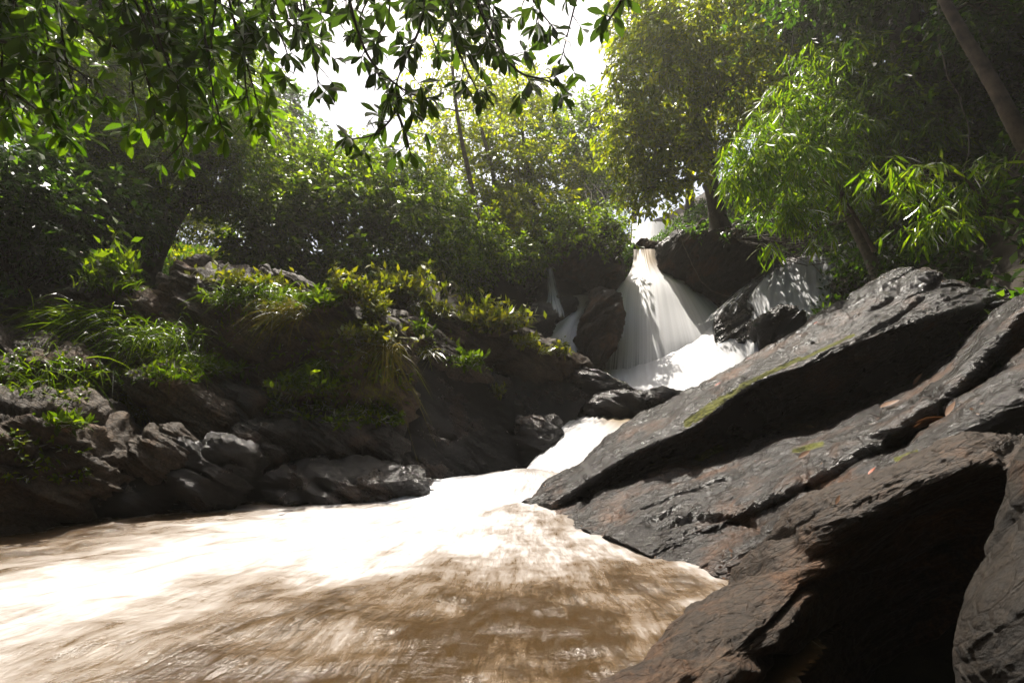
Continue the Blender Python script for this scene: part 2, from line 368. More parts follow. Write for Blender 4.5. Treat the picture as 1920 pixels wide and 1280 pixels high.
def icosphere(s):
    if s not in _ico:
        import bmesh
        bm = bmesh.new(); bmesh.ops.create_icosphere(bm, subdivisions=s, radius=1.0)
        _ico[s] = (np.array([v.co[:] for v in bm.verts]), np.array([[v.index for v in f.verts] for f in bm.faces])); bm.free()
    return _ico[s]
def vnormals(p, f):
    fn = np.cross(p[f[:, 1]] - p[f[:, 0]], p[f[:, 2]] - p[f[:, 0]]); n = np.zeros_like(p)
    for k in range(3): np.add.at(n, f[:, k], fn)
    return nrm(n)
def boulder(label, px, py, Y, wpx, hpx, mat, tilt=0, depth=None, seed=1, cuts=11, amp=.24, step=.10, moss=0.0, name='boulder', sub=6, ax=DEFAX, yaw=0, kind=None, cat='rock', extra=None):
    c = P(px, py, Y); s = Y / FPX
    rx, rz = wpx * s / 2, hpx * s / 2; ry = (depth / 2) if depth else (rx + rz) / 2
    v, f = icosphere(sub); rg = np.random.default_rng(seed)
    p = v.copy()
    for k in range(cuts):
        n = nrm(rg.normal(size=3)); d = rg.uniform(.6, .88); e = np.maximum(0, p @ n - d); p -= (e * .88)[:, None] * n
    p = np.sign(p) * np.abs(p) ** .88
    p = p / np.abs(p).max(0) * np.array([rx, ry, rz])
    t = math.radians(tilt); ct, st = math.cos(t), math.sin(t)
    p = np.stack([p[:, 0] * ct - p[:, 2] * st, p[:, 1], p[:, 0] * st + p[:, 2] * ct], 1)
    t = math.radians(yaw); ct, st = math.cos(t), math.sin(t)
    p = np.stack([p[:, 0] * ct - p[:, 1] * st, p[:, 0] * st + p[:, 1] * ct, p[:, 2]], 1)
    p = p + c; n = vnormals(p, f); sz = min(rx, ry, rz)
    p = p + n * rockdisp(p, n, ax, amp * min(1.5, sz * 1.6), seed, step * min(1.2, sz * 1.8))[:, None]
    n = vnormals(p, f)
    o = link(name, p, f, mat, None, c, {'bed': bedattr(p, ax), 'moss': mossval(p, n, moss, extra)}, True)
    if kind: tag(o, kind=kind)
    else: tag(o, label, cat)
    ROCKS.append((p, f, n)); return o

# big layered slab on the right
SLAX = axes(P(1850, 585, 5.0) - P(1120, 985, 5.8), [-.55, -.35, .75])
slab_cols = [
 [(960, 985, 7.3), (985, 950, 7.0), (1010, 962, 6.7), (1030, 978, 6.5), (1110, 1002, 5.6), (1190, 1030, 5.0), (1235, 1055, 4.8), (1330, 1080, 4.4), (1370, 1110, 4.2)],
 [(1090, 900, 8.3), (1100, 856, 7.8), (1165, 858, 6.7), (1180, 888, 6.7), (1240, 930, 5.9), (1310, 985, 5.1), (1350, 1000, 5.0), (1420, 1020, 4.3), (1450, 1060, 4.2)],
 [(1200, 830, 8.6), (1200, 783, 8.1), (1290, 797, 6.5), (1310, 845, 6.75), (1360, 885, 5.8), (1430, 932, 4.9), (1468, 945, 4.85), (1530, 960, 4.1), (1545, 1010, 4.0)],
 [(1320, 790, 8.6), (1310, 732, 8.1), (1398, 722, 6.4), (1420, 812, 6.75), (1480, 845, 5.6), (1560, 872, 4.6), (1592, 885, 4.6), (1640, 890, 3.9), (1660, 940, 3.9)],
 [(1450, 710, 8.3), (1440, 650, 7.8), (1510, 676, 6.2), (1560, 775, 6.55), (1600, 800, 5.4), (1680, 798, 4.4), (1708, 818, 4.45), (1765, 820, 3.8), (1785, 880, 3.8)],
 [(1590, 630, 7.8), (1580, 570, 7.3), (1640, 620, 6.0), (1720, 700, 6.25), (1760, 712, 5.1), (1800, 708, 4.3), (1835, 725, 4.35), (1885, 745, 3.7), (1910, 810, 3.7)],
 [(1700, 570, 7.4), (1690, 509, 6.9), (1770, 578, 5.9), (1850, 600, 6.1), (1880, 592, 5.0), (1915, 585, 4.3), (1945, 630, 4.35), (2000, 670, 3.7), (2040, 740, 3.7)],
 [(1810, 600, 7.2), (1790, 535, 6.7), (1850, 568, 6.0), (1905, 568, 5.9), (1960, 545, 5.0), (2010, 520, 4.3), (2040, 560, 4.35), (2100, 600, 3.7), (2140, 680, 3.7)],
 [(2000, 620, 7.0), (2000, 580, 6.5), (2040, 560, 6.0), (2080, 540, 5.6), (2120, 500, 5.0), (2160, 480, 4.3), (2200, 520, 4.3), (2260, 560, 3.7), (2300, 640, 3.7)],
]
def slabmoss(p, n):
    x, y = proj(p); m = np.zeros(len(p))
    for (ax_, ay_, bx, by, r) in ((1290, 792, 1400, 722, 26), (1400, 718, 1500, 672, 12), (1500, 675, 1600, 628, 8), (1310, 858, 1350, 840, 22), (1250, 855, 1300, 838, 14),
                                  (1490, 845, 1540, 832, 16), (1680, 860, 1720, 848, 14), (1780, 590, 1840, 575, 16), (1600, 905, 1630, 895, 10), (1220, 870, 1262, 848, 10)):
        d = polydist(x, y, [(ax_, ay_), (bx, by), (bx + .1, by)]); m = np.maximum(m, 1.06 * (1 - sstep(0, r * 1.1, np.abs(d))))
    return m * sstep(-.1, .35, n[:, 2])
rows = [[c[r] for c in slab_cols] for r in range(9)]
for c_ in slab_cols[1:8]:
    a_ = c_[3]; c_[3] = (a_[0], a_[1], a_[2] + .35)
rows = [[c[r] for c in slab_cols] for r in range(9)]
rows.insert(3, [tuple(np.array(a) * .8 + np.array(b) * .2) for a, b in zip(rows[2], rows[3])])
rows.insert(4, [tuple(np.array(a) * .25 + np.array(b) * .75) for a, b in zip(rows[2], rows[4])])
loft('slab_rock', 'huge layered grey slab rising from the pool on the right, with fallen leaves', rows, 620, 820, M_SLAB, SLAX, .10, .045, (.6, .6, -1.6), 2, 0.05, slabmoss)

drows = [[(1080, 1330, 2.7), (1265, 1180, 3.5), (1365, 1100, 4.0), (1490, 990, 4.0), (1620, 930, 3.8), (1780, 870, 3.5), (1935, 870, 3.3), (2100, 900, 3.2)],
 [(1125, 1290, 2.5), (1300, 1150, 3.25), (1388, 1080, 3.8), (1500, 957, 3.65), (1625, 896, 3.5), (1780, 828, 3.2), (1915, 824, 3.0), (2080, 850, 2.9)],
 [(1190, 1300, 2.25), (1370, 1150, 2.9), (1460, 1062, 3.3), (1570, 965, 3.2), (1680, 900, 3.05), (1820, 850, 2.85), (1930, 850, 2.75), (2080, 870, 2.7)],
 [(1250, 1390, 2.1), (1440, 1190, 2.72), (1530, 1090, 3.12), (1630, 1000, 3.08), (1730, 940, 2.95), (1840, 890, 2.75), (1940, 890, 2.65), (2085, 900, 2.6)],
 [(1330, 1500, 2.3), (1500, 1260, 3.1), (1590, 1160, 3.5), (1690, 1060, 3.5), (1780, 990, 3.35), (1850, 950, 3.1), (1945, 950, 3.0), (2090, 960, 3.0)],
 [(1450, 1700, 2.4), (1600, 1500, 3.2), (1680, 1400, 3.7), (1740, 1330, 3.7), (1800, 1280, 3.6), (1860, 1230, 3.4), (1960, 1230, 3.3), (2100, 1230, 3.3)]]
loft('boulder', 'big brown boulder in the lower right foreground with a deep black shaded side', drows, 420, 460, M_BROWN, SLAX, .09, .04, (.9, .9, -.8), 5, .1)
erows = [[(1960, 860, 2.3), (1925, 960, 2.3), (1890, 1060, 2.25), (1850, 1165, 2.2), (1850, 1290, 2.15), (1880, 1420, 2.1)],
 [(1918, 862, 2.05), (1884, 960, 2.05), (1848, 1060, 2.0), (1803, 1165, 1.95), (1812, 1285, 1.9), (1830, 1420, 1.9)],
 [(1960, 880, 1.85), (1930, 980, 1.8), (1900, 1070, 1.75), (1860, 1170, 1.7), (1860, 1290, 1.7), (1880, 1420, 1.7)],
 [(2100, 880, 1.7), (2080, 980, 1.65), (2060, 1070, 1.6), (2040, 1170, 1.55), (2040, 1290, 1.5), (2050, 1420, 1.5)],
 [(2300, 880, 1.8), (2300, 980, 1.75), (2300, 1070, 1.7), (2300, 1170, 1.7), (2300, 1290, 1.7), (2300, 1420, 1.7)]]
loft('boulder', 'rough brown boulder cut off by the right edge at the bottom', erows, 200, 260, M_CLIFF, DEFAX, .05, .02, (.5, .5, 0), 9, .25)

# left bank: smooth dark slope and its ridges
mcols = [
 [(700, 620, 11.4), (682, 578, 10.2), (690, 680, 9.6), (700, 780, 9.2), (720, 850, 8.9), (740, 905, 8.7), (745, 940, 8.5)],
 [(790, 650, 11.8), (760, 607, 10.5), (770, 690, 10.0), (790, 780, 9.6), (810, 850, 9.3), (820, 900, 9.1), (820, 940, 8.9)],
 [(885, 690, 12.1), (850, 660, 11.0), (860, 720, 10.6), (880, 790, 10.2), (900, 850, 9.9), (905, 897, 9.6), (905, 930, 9.4)],
 [(950, 730, 12.4), (930, 706, 11.4), (940, 750, 11.0), (950, 800, 10.7), (960, 850, 10.4), (965, 897, 10.0), (965, 930, 9.8)],
 [(1040, 740, 12.8), (1010, 716, 12.0), (1010, 750, 11.6), (1010, 790, 11.2), (1000, 840, 10.8), (995, 900, 10.3), (995, 930, 10.0)],
 [(1150, 760, 13.2), (1110, 735, 12.4), (1095, 755, 12.0), (1075, 790, 11.6), (1055, 840, 11.2), (1045, 900, 10.7), (1045, 930, 10.4)]]
LAX = axes([.75, .25, -.55], [.45, -.45, .75])
def hangmoss(p, n):
    x, y = proj(p); return .8 * (1 - sstep(-10, 45, polydist(x, y, [(600, 600), (690, 590), (760, 640), (770, 740), (720, 790), (560, 760)])))
loft('slope_rock', 'smooth dark rock slope running down to the pool left of the small cascade', [[c[r] for c in mcols] for r in range(7)], 340, 460, M_WET, LAX, .2, .075, (-.3, 1.5, -.8), 3, .1, hangmoss)
B = boulder
B('bare rock rib running down the front of the mossy shoulder', 800, 650, 10.6, 300, 60, M_BOULD, -31, .8, 33, moss=.1, ax=LAX, amp=.16)
B('elongated rock ridge behind the dark slope under the low yellow bush', 835, 632, 11.9, 240, 90, M_BOULD, -24, 1.6, 11, moss=.55, ax=LAX)
B('long low mossy rock left of the waterfall pool, topped with a bright bush', 985, 680, 12.7, 250, 100, M_BOULD, -16, 2.0, 12, moss=.35, ax=LAX)
B('rounded wet black rock at the rim of the upper pool', 1110, 725, 12.7, 170, 60, M_WET, -12, 1.6, 13, ax=LAX)
B('large rock outcrop with long grass spilling over it, below the sunlit gap', 470, 640, 10.2, 330, 250, M_BOULD, -14, 3.2, 14, moss=.5, ax=LAX)
B('bare rock crest catching light beneath the dark glossy shrub', 560, 572, 10.4, 280, 90, M_BOULD, -22, 1.4, 15, moss=.2, ax=LAX)
B('mossy rock shoulder hung with ferns and trailing grass', 650, 690, 9.7, 300, 240, M_BOULD, -20, 2.2, 16, moss=.75, ax=LAX, extra=hangmoss)
B('grass covered mound in the shade at the foot of the dark tree', 230, 660, 9.4, 380, 220, M_BOULD, -8, 3.0, 17, moss=.75, ax=LAX)
B('shaded mossy rock with a pale flat top near the left edge', 60, 715, 7.7, 320, 160, M_BOULD, -4, 2.2, 18, moss=.35, ax=LAX)
B('narrow pale rock ridge slanting down among the dry grass', 335, 748, 7.9, 230, 96, M_BOULD, -36, .9, 19, moss=.1, ax=LAX, amp=.14)
B('small slanting rock between the left edge boulder and the pale ridge', 195, 800, 7.4, 190, 84, M_BOULD, -40, .9, 20, moss=.15, ax=LAX)
B('big rough boulder at the left edge of the pool', 50, 880, 6.3, 300, 250, M_BOULD, -30, 2.0, 21, moss=.25, ax=LAX, amp=.15)
B('small round boulder standing beside the big left boulder', 300, 850, 6.9, 112, 100, M_BOULD, 0, .9, 22, ax=LAX, amp=.12)
B('squat dark boulder third from the left at the waterline', 405, 890, 7.2, 170, 140, M_WET, -14, 1.2, 23, ax=LAX, amp=.16, cuts=14)
B('long flat rough rock lying along the waterline below the slope', 625, 908, 7.9, 350, 104, M_WET, -2, 1.3, 24, ax=LAX, amp=.16, cuts=16)
B('humped rock with a dark hollow beneath it', 615, 818, 8.6, 220, 84, M_DAMP, -8, 1.1, 25, moss=.1, ax=LAX, amp=.22, cuts=16, step=.14)
B('cracked brown rock next to the hollow', 500, 832, 8.1, 140, 88, M_DAMP, 6, 1.1, 26, ax=LAX, amp=.2, cuts=16, step=.14)
B('knobbly rock under the trailing ferns of the mossy shoulder', 700, 820, 8.8, 130, 90, M_DAMP, -14, .9, 34, ax=LAX, amp=.2, cuts=14, step=.13)
B('small dark rock between the squat boulder and the cracked rock', 455, 850, 7.7, 90, 76, M_DAMP, -20, .7, 35, ax=LAX, amp=.16, cuts=12, step=.13)
B('dark rock wedged behind the pale ridge', 430, 765, 8.8, 220, 100, M_DAMP, -12, 1.5, 27, moss=.3, ax=LAX, amp=.2, cuts=14, step=.13)
B('low wet rock in the deep shade between two waterline boulders', 220, 930, 6.8, 180, 100, M_WET, 0, 1.0, 28, ax=LAX, amp=.14)
B('craggy black rock splitting the small cascade from the dark slope', 1016, 842, 10.4, 84, 140, M_WET, 14, 1.1, 29, ax=LAX, cuts=14, amp=.12)
B('glistening wet rock above the head of the small cascade', 1150, 764, 12.0, 120, 54, M_WET, 14, 1.0, 30, ax=LAX)
B('low black rock damming the foaming pool beside the slab', 1225, 752, 12.3, 150, 46, M_WET, 4, .9, 31, ax=LAX)

# rocks round the waterfalls
B('massive dark cliff block overhanging the left of the main waterfall', 1100, 482, 17.6, 160, 136, M_CLIFF, 6, 1.8, 41, moss=.6, amp=.15, cuts=14)
B('dark undercut rock beneath the cliff block', 1092, 560, 18.3, 170, 120, M_WET, 0, 1.4, 42, amp=.14)
B('brown rusty boulder splitting the waterfall in two', 1118, 622, 15.3, 74, 170, M_BROWN, -16, 1.4, 43, cuts=14, amp=.12)
B('small wet boulder at the foot of the thin trickle', 1012, 600, 15.0, 74, 64, M_WET, 0, .9, 44, amp=.1)
B('black wet stone right under the thin trickle', 1054, 578, 16.6, 60, 50, M_WET, 0, .7, 45, amp=.1)
B('long mossy cliff rock right of the main waterfall', 1350, 490, 17.4, 230, 150, M_CLIFF, 12, 2.6, 46, moss=.6, amp=.16, cuts=12)
B('smooth dark ledge rock beside the top of the main waterfall', 1272, 468, 17.6, 100, 54, M_WET, 30, 1.4, 47)
B('small mossy stone below the uppermost fall', 1215, 463, 18.6, 56, 26, M_CLIFF, -6, .8, 48, moss=.7)
B('round black boulder at the foot of the thin right hand veil', 1458, 620, 14.2, 96, 86, M_WET, 0, 1.2, 49, amp=.12)
B('dark leaf littered rock shelf between the main fall and the veil', 1418, 584, 16.6, 100, 80, M_WET, 26, 1.1, 50, amp=.1, step=.05)
drow = [[(1380, 560, 17.0), (1430, 520, 17.0), (1500, 480, 17.0), (1560, 475, 17.0), (1620, 500, 17.0), (1680, 540, 17)],
 [(1350, 575, 15.9), (1420, 525, 15.9), (1490, 490, 16.0), (1555, 485, 16.0), (1610, 515, 15.9), (1680, 560, 15.8)],
 [(1340, 610, 15.2), (1420, 575, 15.2), (1495, 545, 15.3), (1560, 545, 15.2), (1620, 560, 15.1), (1690, 590, 15)],
 [(1340, 660, 14.7), (1420, 640, 14.6), (1500, 620, 14.6), (1570, 620, 14.5), (1630, 630, 14.4), (1700, 640, 14.4)],
 [(1340, 740, 14.3), (1420, 730, 14.2), (1500, 720, 14.2), (1570, 720, 14.1), (1640, 720, 14.0), (1700, 720, 14)]]
loft('dome_rock', 'broad wet rock dome under the thin right hand veil of water', drow, 150, 200, M_WET, DEFAX, .14, .05, (.3, 1.5, -.5), 7, .0)

# ------------------------------------------------------------------ ground: one sheet that makes the ravine; unseen rise behind the camera added to block low sky
gp = [(-60, -60, 26), (0, -60, 26), (60, -60, 26), (-60, 0, 26), (60, 0, 26), (-60, 60, 26), (60, 60, 28), (0, 90, 24), (0, 60, 16), (-25, 45, 11), (25, 45, 22),
      (0, -14, 6), (-12, -12, 8), (12, -12, 9), (0, -5, 1.6), (0, -1.5, -.6), (-4, -5, 1.6), (5, -5, 4), (-14, 2, 5), (-9, 2, 1.2), (-7, 4, -.2), (-4, 2, -.8), (0, 3, -.9), (2.2, 2, -.5), (4, 1, 1.0), (7, 2, 4.5), (14, 2, 11),
      (-4, 6, -.6), (-6.6, 7, .3), (-10, 8, 2.4), (-16, 8, 5), (0, 7, -.8), (-2.5, 8, -.3), (-1, 9.3, -.6), (.3, 10.5, -.3), (2.5, 8, .2), (5, 7, 1.4), (8, 8, 5.5), (14, 9, 12),
      (-5, 9.5, 1.6), (-7, 11, 3.2), (-4, 12, 3.2), (-2.5, 13.5, 3.0), (-10.5, 18, 6.2), (-14, 16, 6.5), (-8, 15, 4.8), (-4, 15.5, 4.6), (-1.5, 15.5, 3.8), (-20, 26, 9),
      (1, 11.6, .7), (2, 13, 1.2), (4, 13.5, 1.2), (6, 13, 1.6), (3, 15.5, 1.4), (1.3, 15, 1.6), (1, 17.5, 3.0), (4.5, 17, 2.4), (4.5, 19, 6.2), (8, 15, 3.6), (9, 17, 5.5), (10, 13, 5.0), (14, 16, 11),
      (1.0, 19.5, 6.8), (-1, 18.5, 6.6), (3, 19.5, 6.0), (5, 22, 7.4), (6.5, 24, 8.6), (2, 24, 8.5), (-4, 20, 6.5), (-4, 26, 8.5), (6, 30, 9.5), (12, 24, 13), (0, 34, 10), (20, 30, 20), (-12, 32, 9.5)]
gp = np.array(gp, float)
def _k(r): return np.sqrt(r * r + .6)
_A = _k(np.hypot(gp[:, None, 0] - gp[None, :, 0], gp[:, None, 1] - gp[None, :, 1])); _n = len(gp)
_w = np.linalg.solve(np.block([[_A + np.eye(_n) * .02, np.ones((_n, 1))], [np.ones((1, _n)), np.zeros((1, 1))]]), np.append(gp[:, 2], 0))
def ground(x, y):
    x = np.asarray(x, float); y = np.asarray(y, float); sh = x.shape; x = x.ravel(); y = y.ravel()
    z = _k(np.hypot(x[:, None] - gp[None, :, 0], y[:, None] - gp[None, :, 1])) @ _w[:-1] + _w[-1]
    p = np.stack([x, y, x * 0], 1)
    return (z + .22 * fbm(p * .9, 4) + .05 * fbm(p * 4, 3)).reshape(sh)
def axis_pts(lo, hi, c0, c1, fine, coarse):
    return np.unique(np.concatenate([np.arange(lo, c0, coarse), np.arange(c0, c1, fine), np.arange(c1, hi + coarse, coarse)]))
gx = axis_pts(-60, 60, -16, 16, .12, 2.0); gy = axis_pts(-60, 90, -4, 26, .12, 2.0)
X, Yg = np.meshgrid(gx, gy); Z = ground(X, Yg)
gv = np.stack([X, Yg, Z], -1).reshape(-1, 3); nx_, ny_ = len(gx), len(gy)
i = np.arange(ny_ - 1)[:, None] * nx_ + np.arange(nx_ - 1)[None]
gf = np.stack([i, i + 1, i + nx_ + 1, i + nx_], -1).reshape(-1, 4)
gn = gridnormals(gv.reshape(ny_, nx_, 3)).reshape(-1, 3); gn *= np.sign(gn[:, 2:3])
tag(link('ground', gv, gf, M_EARTH, None, (0, 0, 0), None, True), kind='structure')

# ------------------------------------------------------------------ water
m, nt, N, L, out = newmat('pool_water')
fa = N('ShaderNodeAttribute', attribute_name='flow'); fo = N('ShaderNodeAttribute', attribute_name='foam')
mp = N('ShaderNodeMapping'); mp.inputs['Scale'].default_value = (13, 3.4, 1); L(fa.outputs['Vector'], mp.inputs[0])
n1 = N('ShaderNodeTexNoise', i_Scale=1.0, i_Detail=7.0, i_Roughness=.62, i_Distortion=.2); L(mp.outputs[0], n1.inputs['Vector'])
mp2 = N('ShaderNodeMapping'); mp2.inputs['Scale'].default_value = (46, 13, 1); L(fa.outputs['Vector'], mp2.inputs[0])
n2 = N('ShaderNodeTexNoise', i_Scale=1.0, i_Detail=5.0, i_Roughness=.7, i_Distortion=.2); L(mp2.outputs[0], n2.inputs['Vector'])
gp_ = N('ShaderNodeNewGeometry'); mp3 = N('ShaderNodeMapping'); mp3.inputs['Scale'].default_value = (1.5, 4.2, 1); mp3.inputs['Rotation'].default_value = (0, 0, .5); L(gp_.outputs['Position'], mp3.inputs[0])
n3 = N('ShaderNodeTexNoise', i_Scale=1.0, i_Detail=8.0, i_Roughness=.66, i_Distortion=.6); L(mp3.outputs[0], n3.inputs['Vector'])
mp4 = N('ShaderNodeMapping'); mp4.inputs['Scale'].default_value = (105, 17, 1); L(fa.outputs['Vector'], mp4.inputs[0])
n4 = N('ShaderNodeTexNoise', i_Scale=1.0, i_Detail=6.0, i_Roughness=.75, i_Distortion=.8); L(mp4.outputs[0], n4.inputs['Vector'])
n24 = N('ShaderNodeMixRGB', i_Fac=.6); L(n2.outputs['Fac'], n24.inputs[1]); L(n4.outputs['Fac'], n24.inputs[2])
nm = N('ShaderNodeMixRGB', i_Fac=.4); L(n24.outputs[0], nm.inputs[1]); L(n3.outputs['Fac'], nm.inputs[2])
s1 = N('ShaderNodeMath', operation='MULTIPLY_ADD', i_1=.75); L(nm.outputs[0], s1.inputs[0])
hh = N('ShaderNodeMath', operation='MULTIPLY', i_1=.55); L(n1.outputs['Fac'], hh.inputs[0]); L(hh.outputs[0], s1.inputs[2])
sx = N('ShaderNodeMath', operation='MULTIPLY_ADD', i_1=2.2, i_2=-.97); L(s1.outputs[0], sx.inputs[0])
s2 = N('ShaderNodeMath', operation='ADD'); L(sx.outputs[0], s2.inputs[0]); L(fo.outputs['Fac'], s2.inputs[1])
mr = N('ShaderNodeMapRange', interpolation_type='LINEAR'); mr.inputs[1].default_value = .36; mr.inputs[2].default_value = 1.25; L(s2.outputs[0], mr.inputs[0])
cr = ramp(N, [(0, (.050, .028, .010)), (.22, (.118, .078, .043)), (.45, (.235, .20, .172)), (.75, (.45, .435, .435)), (1, (.68, .70, .745))]); L(mr.outputs[0], cr.inputs[0])
p = N('ShaderNodeBsdfPrincipled'); L(cr.outputs[0], p.inputs['Base Color'])
rr = N('ShaderNodeMapRange'); rr.inputs[3].default_value = .16; rr.inputs[4].default_value = .7; L(mr.outputs[0], rr.inputs[0]); L(rr.outputs[0], p.inputs['Roughness'])
bb = N('ShaderNodeBump', i_Strength=.7, i_Distance=.06); L(s1.outputs[0], bb.inputs['Height']); L(bb.outputs[0], p.inputs['Normal'])
L(p.outputs[0], out.inputs[0]); M_POOL = m
wx = np.arange(-15, 3.6, .045); wy = np.arange(-2.5, 11.6, .045); X, Yw = np.meshgrid(wx, wy)
SRC = np.array([.35, 8.6]); dx, dy = X - SRC[0], Yw - SRC[1]
rad = np.hypot(dx, dy) + .05; ang = np.arctan2(-dy, -dx)         # 0 = towards -X, positive = towards the camera
poly = [W(*q)[:2] for q in ((770, 893), (900, 890), (1010, 930), (1010, 985), (1080, 1035), (1090, 1065), (930, 1055), (700, 1085), (450, 1110), (250, 1150), (60, 1230), (-200, 1330), (-420, 1200), (0, 1075), (300, 1000), (480, 962), (700, 935))]
pd = polydist(X.ravel(), Yw.ravel(), poly).reshape(X.shape)
wn_ = fbm(np.stack([X.ravel() * 1.3, Yw.ravel() * 1.3, X.ravel() * 0], 1), 4).reshape(X.shape)
foam = .67 * (1 - sstep(-1.2, 1.2, pd + .7 * wn_)) + .22 * (1 - sstep(.5, 3.2, rad)) - .06
far = 1 - sstep(.0, 2.2, pd); wb = fbm(np.stack([X.ravel() * .55 + Yw.ravel() * .2, Yw.ravel() * 1.1, X.ravel() * 0 + 5], 1), 4).reshape(X.shape); foam = foam + .10 * far + .24 * wb * sstep(-2.2, .0, pd) - .13
edge = np.array([W(*q)[:2] for q in ((1010, 990), (1100, 1010), (1190, 1040), (1270, 1075), (1360, 1090), (1330, 1130))])
ed = np.min(np.stack([np.hypot(X - e[0], Yw - e[1]) for e in edge]), 0); foam = foam + .25 * (1 - sstep(.05, .42, ed)) * (.6 + wn_)
rk = RV0 = np.concatenate([r[0][np.abs(r[0][:, 2]) < .10] for r in ROCKS]); rk = rk[(rk[:, 0] > -14.9) & (rk[:, 0] < 3.5) & (rk[:, 1] > -2.4) & (rk[:, 1] < 11.5)]
sh = np.zeros(X.shape); sh[((rk[:, 1] + 2.5) / .045).astype(int), ((rk[:, 0] + 15) / .045).astype(int)] = 1
for q in range(14):
    sh = np.maximum(sh * .97, .25 * (np.roll(sh, 1, 0) + np.roll(sh, -1, 0) + np.roll(sh, 1, 1) + np.roll(sh, -1, 1)) * .93)
foam = foam + .30 * np.clip(sh * 1.3, 0, 1) * (.55 + 1.3 * wn_)
flow = np.stack([ang * 1.2 + .014 * wn_, np.log(rad + .4) * 1.6, 0 * ang], -1)
fq = flow.reshape(-1, 3)
zz = .035 * fbm(fq * np.array([9, 4.5, 1]), 5).reshape(X.shape) * (1 - .4 * sstep(4, 8, rad)) + .30 * np.exp(-(rad / 1.2) ** 2) + .05 * np.exp(-((rad - 1.9) / .6) ** 2) + .03 * wn_ + .02 * fbm(np.stack([X.ravel() * 2.2 + Yw.ravel(), Yw.ravel() * 4.5 - X.ravel(), X.ravel() * 0], 1), 4).reshape(X.shape)
wv = np.stack([X, Yw, zz], -1).reshape(-1, 3); a_, b_ = X.shape
i = np.arange(a_ - 1)[:, None] * b_ + np.arange(b_ - 1)[None]
pf_ = np.stack([i, i + 1, i + b_ + 1, i + b_], -1).reshape(-1, 4)
pf_ = pf_[wv[pf_[:, 0], 0] < .75 + np.interp(wv[pf_[:, 0], 1], [0, 2.48, 3.3, 4.06, 6], [.0, .42, 1.13, 1.74, 2.6])]
tag(link('pool_water', wv, pf_, M_POOL, None, (0, 0, 0), {'flow': fq, 'foam': foam.ravel()}, True), kind='structure')

def fall(name, rows, mat, cover=0.0, silt=None, n=(110, 90), rough=.012, edge=.35, offs=None, top=.0, bottom=.0):
    ctrl = np.array([[P(*c) for c in r] for r in rows])
    g = catmull(ctrl, n[0]); g = np.swapaxes(catmull(np.swapaxes(g, 0, 1), n[1]), 0, 1)
    u = np.linspace(0, 1, n[1])[None].repeat(n[0], 0); v = np.linspace(0, 1, n[0])[:, None].repeat(n[1], 1)
    nn = gridnormals(g); nn = nn * np.sign(np.sum((CAM - g) * nn, -1, keepdims=True))
    fl = np.stack([u, v, u * 0 + len(rows)], -1)
    g = g + nn * (rough * fbm(fl.reshape(-1, 3) * np.array([14, 1.6, 1]), 4)).reshape(n)[..., None]
    cov = cover - edge * np.maximum(sstep(.16, 0, u), sstep(.84, 1, u)) - top * sstep(.15, 0, v) - bottom * sstep(.75, 1, v)
    i = np.arange(n[0] - 1)[:, None] * n[1] + np.arange(n[1] - 1)[None]
    si = np.zeros(n) if silt is None else np.clip(silt(u, v), 0, 1)
    o = link(name, g.reshape(-1, 3), np.stack([i, i + 1, i + n[1] + 1, i + n[1]], -1).reshape(-1, 4), mat, None, g.reshape(-1, 3).mean(0),
             {'flow': fl.reshape(-1, 3), 'cover': cov.ravel(), 'silt': si.ravel()}, True)
    return tag(o, kind='structure')
M_FALL = fall_mat('silky_white_water', .62, 70, .7)
M_VEIL = fall_mat('thin_veil_water', .50, 26, 4.0, soft=.13)
M_FOAM = fall_mat('foaming_water', .95, 30, 1.6)
rows = [[(1188, 468, 18.2), (1200, 467, 18.0), (1212, 467, 18.0), (1224, 467, 18.0), (1236, 469, 18.2)],
 [(1187, 492, 17.9), (1203, 492, 17.6), (1216, 492, 17.5), (1230, 493, 17.6), (1247, 495, 17.9)],
 [(1178, 515, 17.6), (1203, 512, 17.2), (1222, 512, 17.1), (1248, 513, 17.2), (1276, 518, 17.6)],
 [(1156, 545, 17.2), (1187, 534, 16.7), (1225, 532, 16.5), (1270, 535, 16.7), (1314, 548, 17.1)],
 [(1146, 585, 16.8), (1182, 580, 16.2), (1228, 578, 15.9), (1292, 580, 16.1), (1362, 590, 16.5)],
 [(1140, 635, 16.4), (1180, 640, 15.7), (1232, 640, 15.3), (1314, 640, 15.4), (1402, 636, 15.8)],
 [(1132, 705, 15.9), (1176, 712, 15.1), (1236, 716, 14.7), (1330, 712, 14.9), (1432, 694, 15.3)]]
fall('main_waterfall', rows, M_FALL, .36, lambda u, v: 0.85 * sstep(.40, .10, v) * (1 - .5 * np.abs(u - .5)), edge=.1, bottom=.45)
rows = [[(1120, 700, 16.6), (1165, 676, 16.6), (1220, 652, 16.4), (1285, 628, 16.2), (1350, 600, 16.2), (1405, 606, 16.2)],
 [(1108, 708, 15.8), (1160, 690, 15.6), (1220, 672, 15.3), (1290, 652, 15.1), (1360, 622, 15.1), (1425, 622, 15.4)],
 [(1100, 714, 15.0), (1160, 708, 14.6), (1225, 700, 14.2), (1300, 690, 14.0), (1375, 665, 14.2), (1440, 655, 14.6)],
 [(1094, 722, 14.3), (1160, 728, 13.7), (1228, 732, 13.3), (1305, 735, 13.2), (1385, 720, 13.4), (1450, 710, 13.8)],
 [(1090, 735, 13.7), (1160, 750, 13.0), (1228, 757, 12.7), (1305, 765, 12.6), (1385, 760, 12.8), (1455, 750, 13.2)]]
fall('foaming_tier', rows, M_FOAM, .12, edge=.3, rough=.06, top=.45)
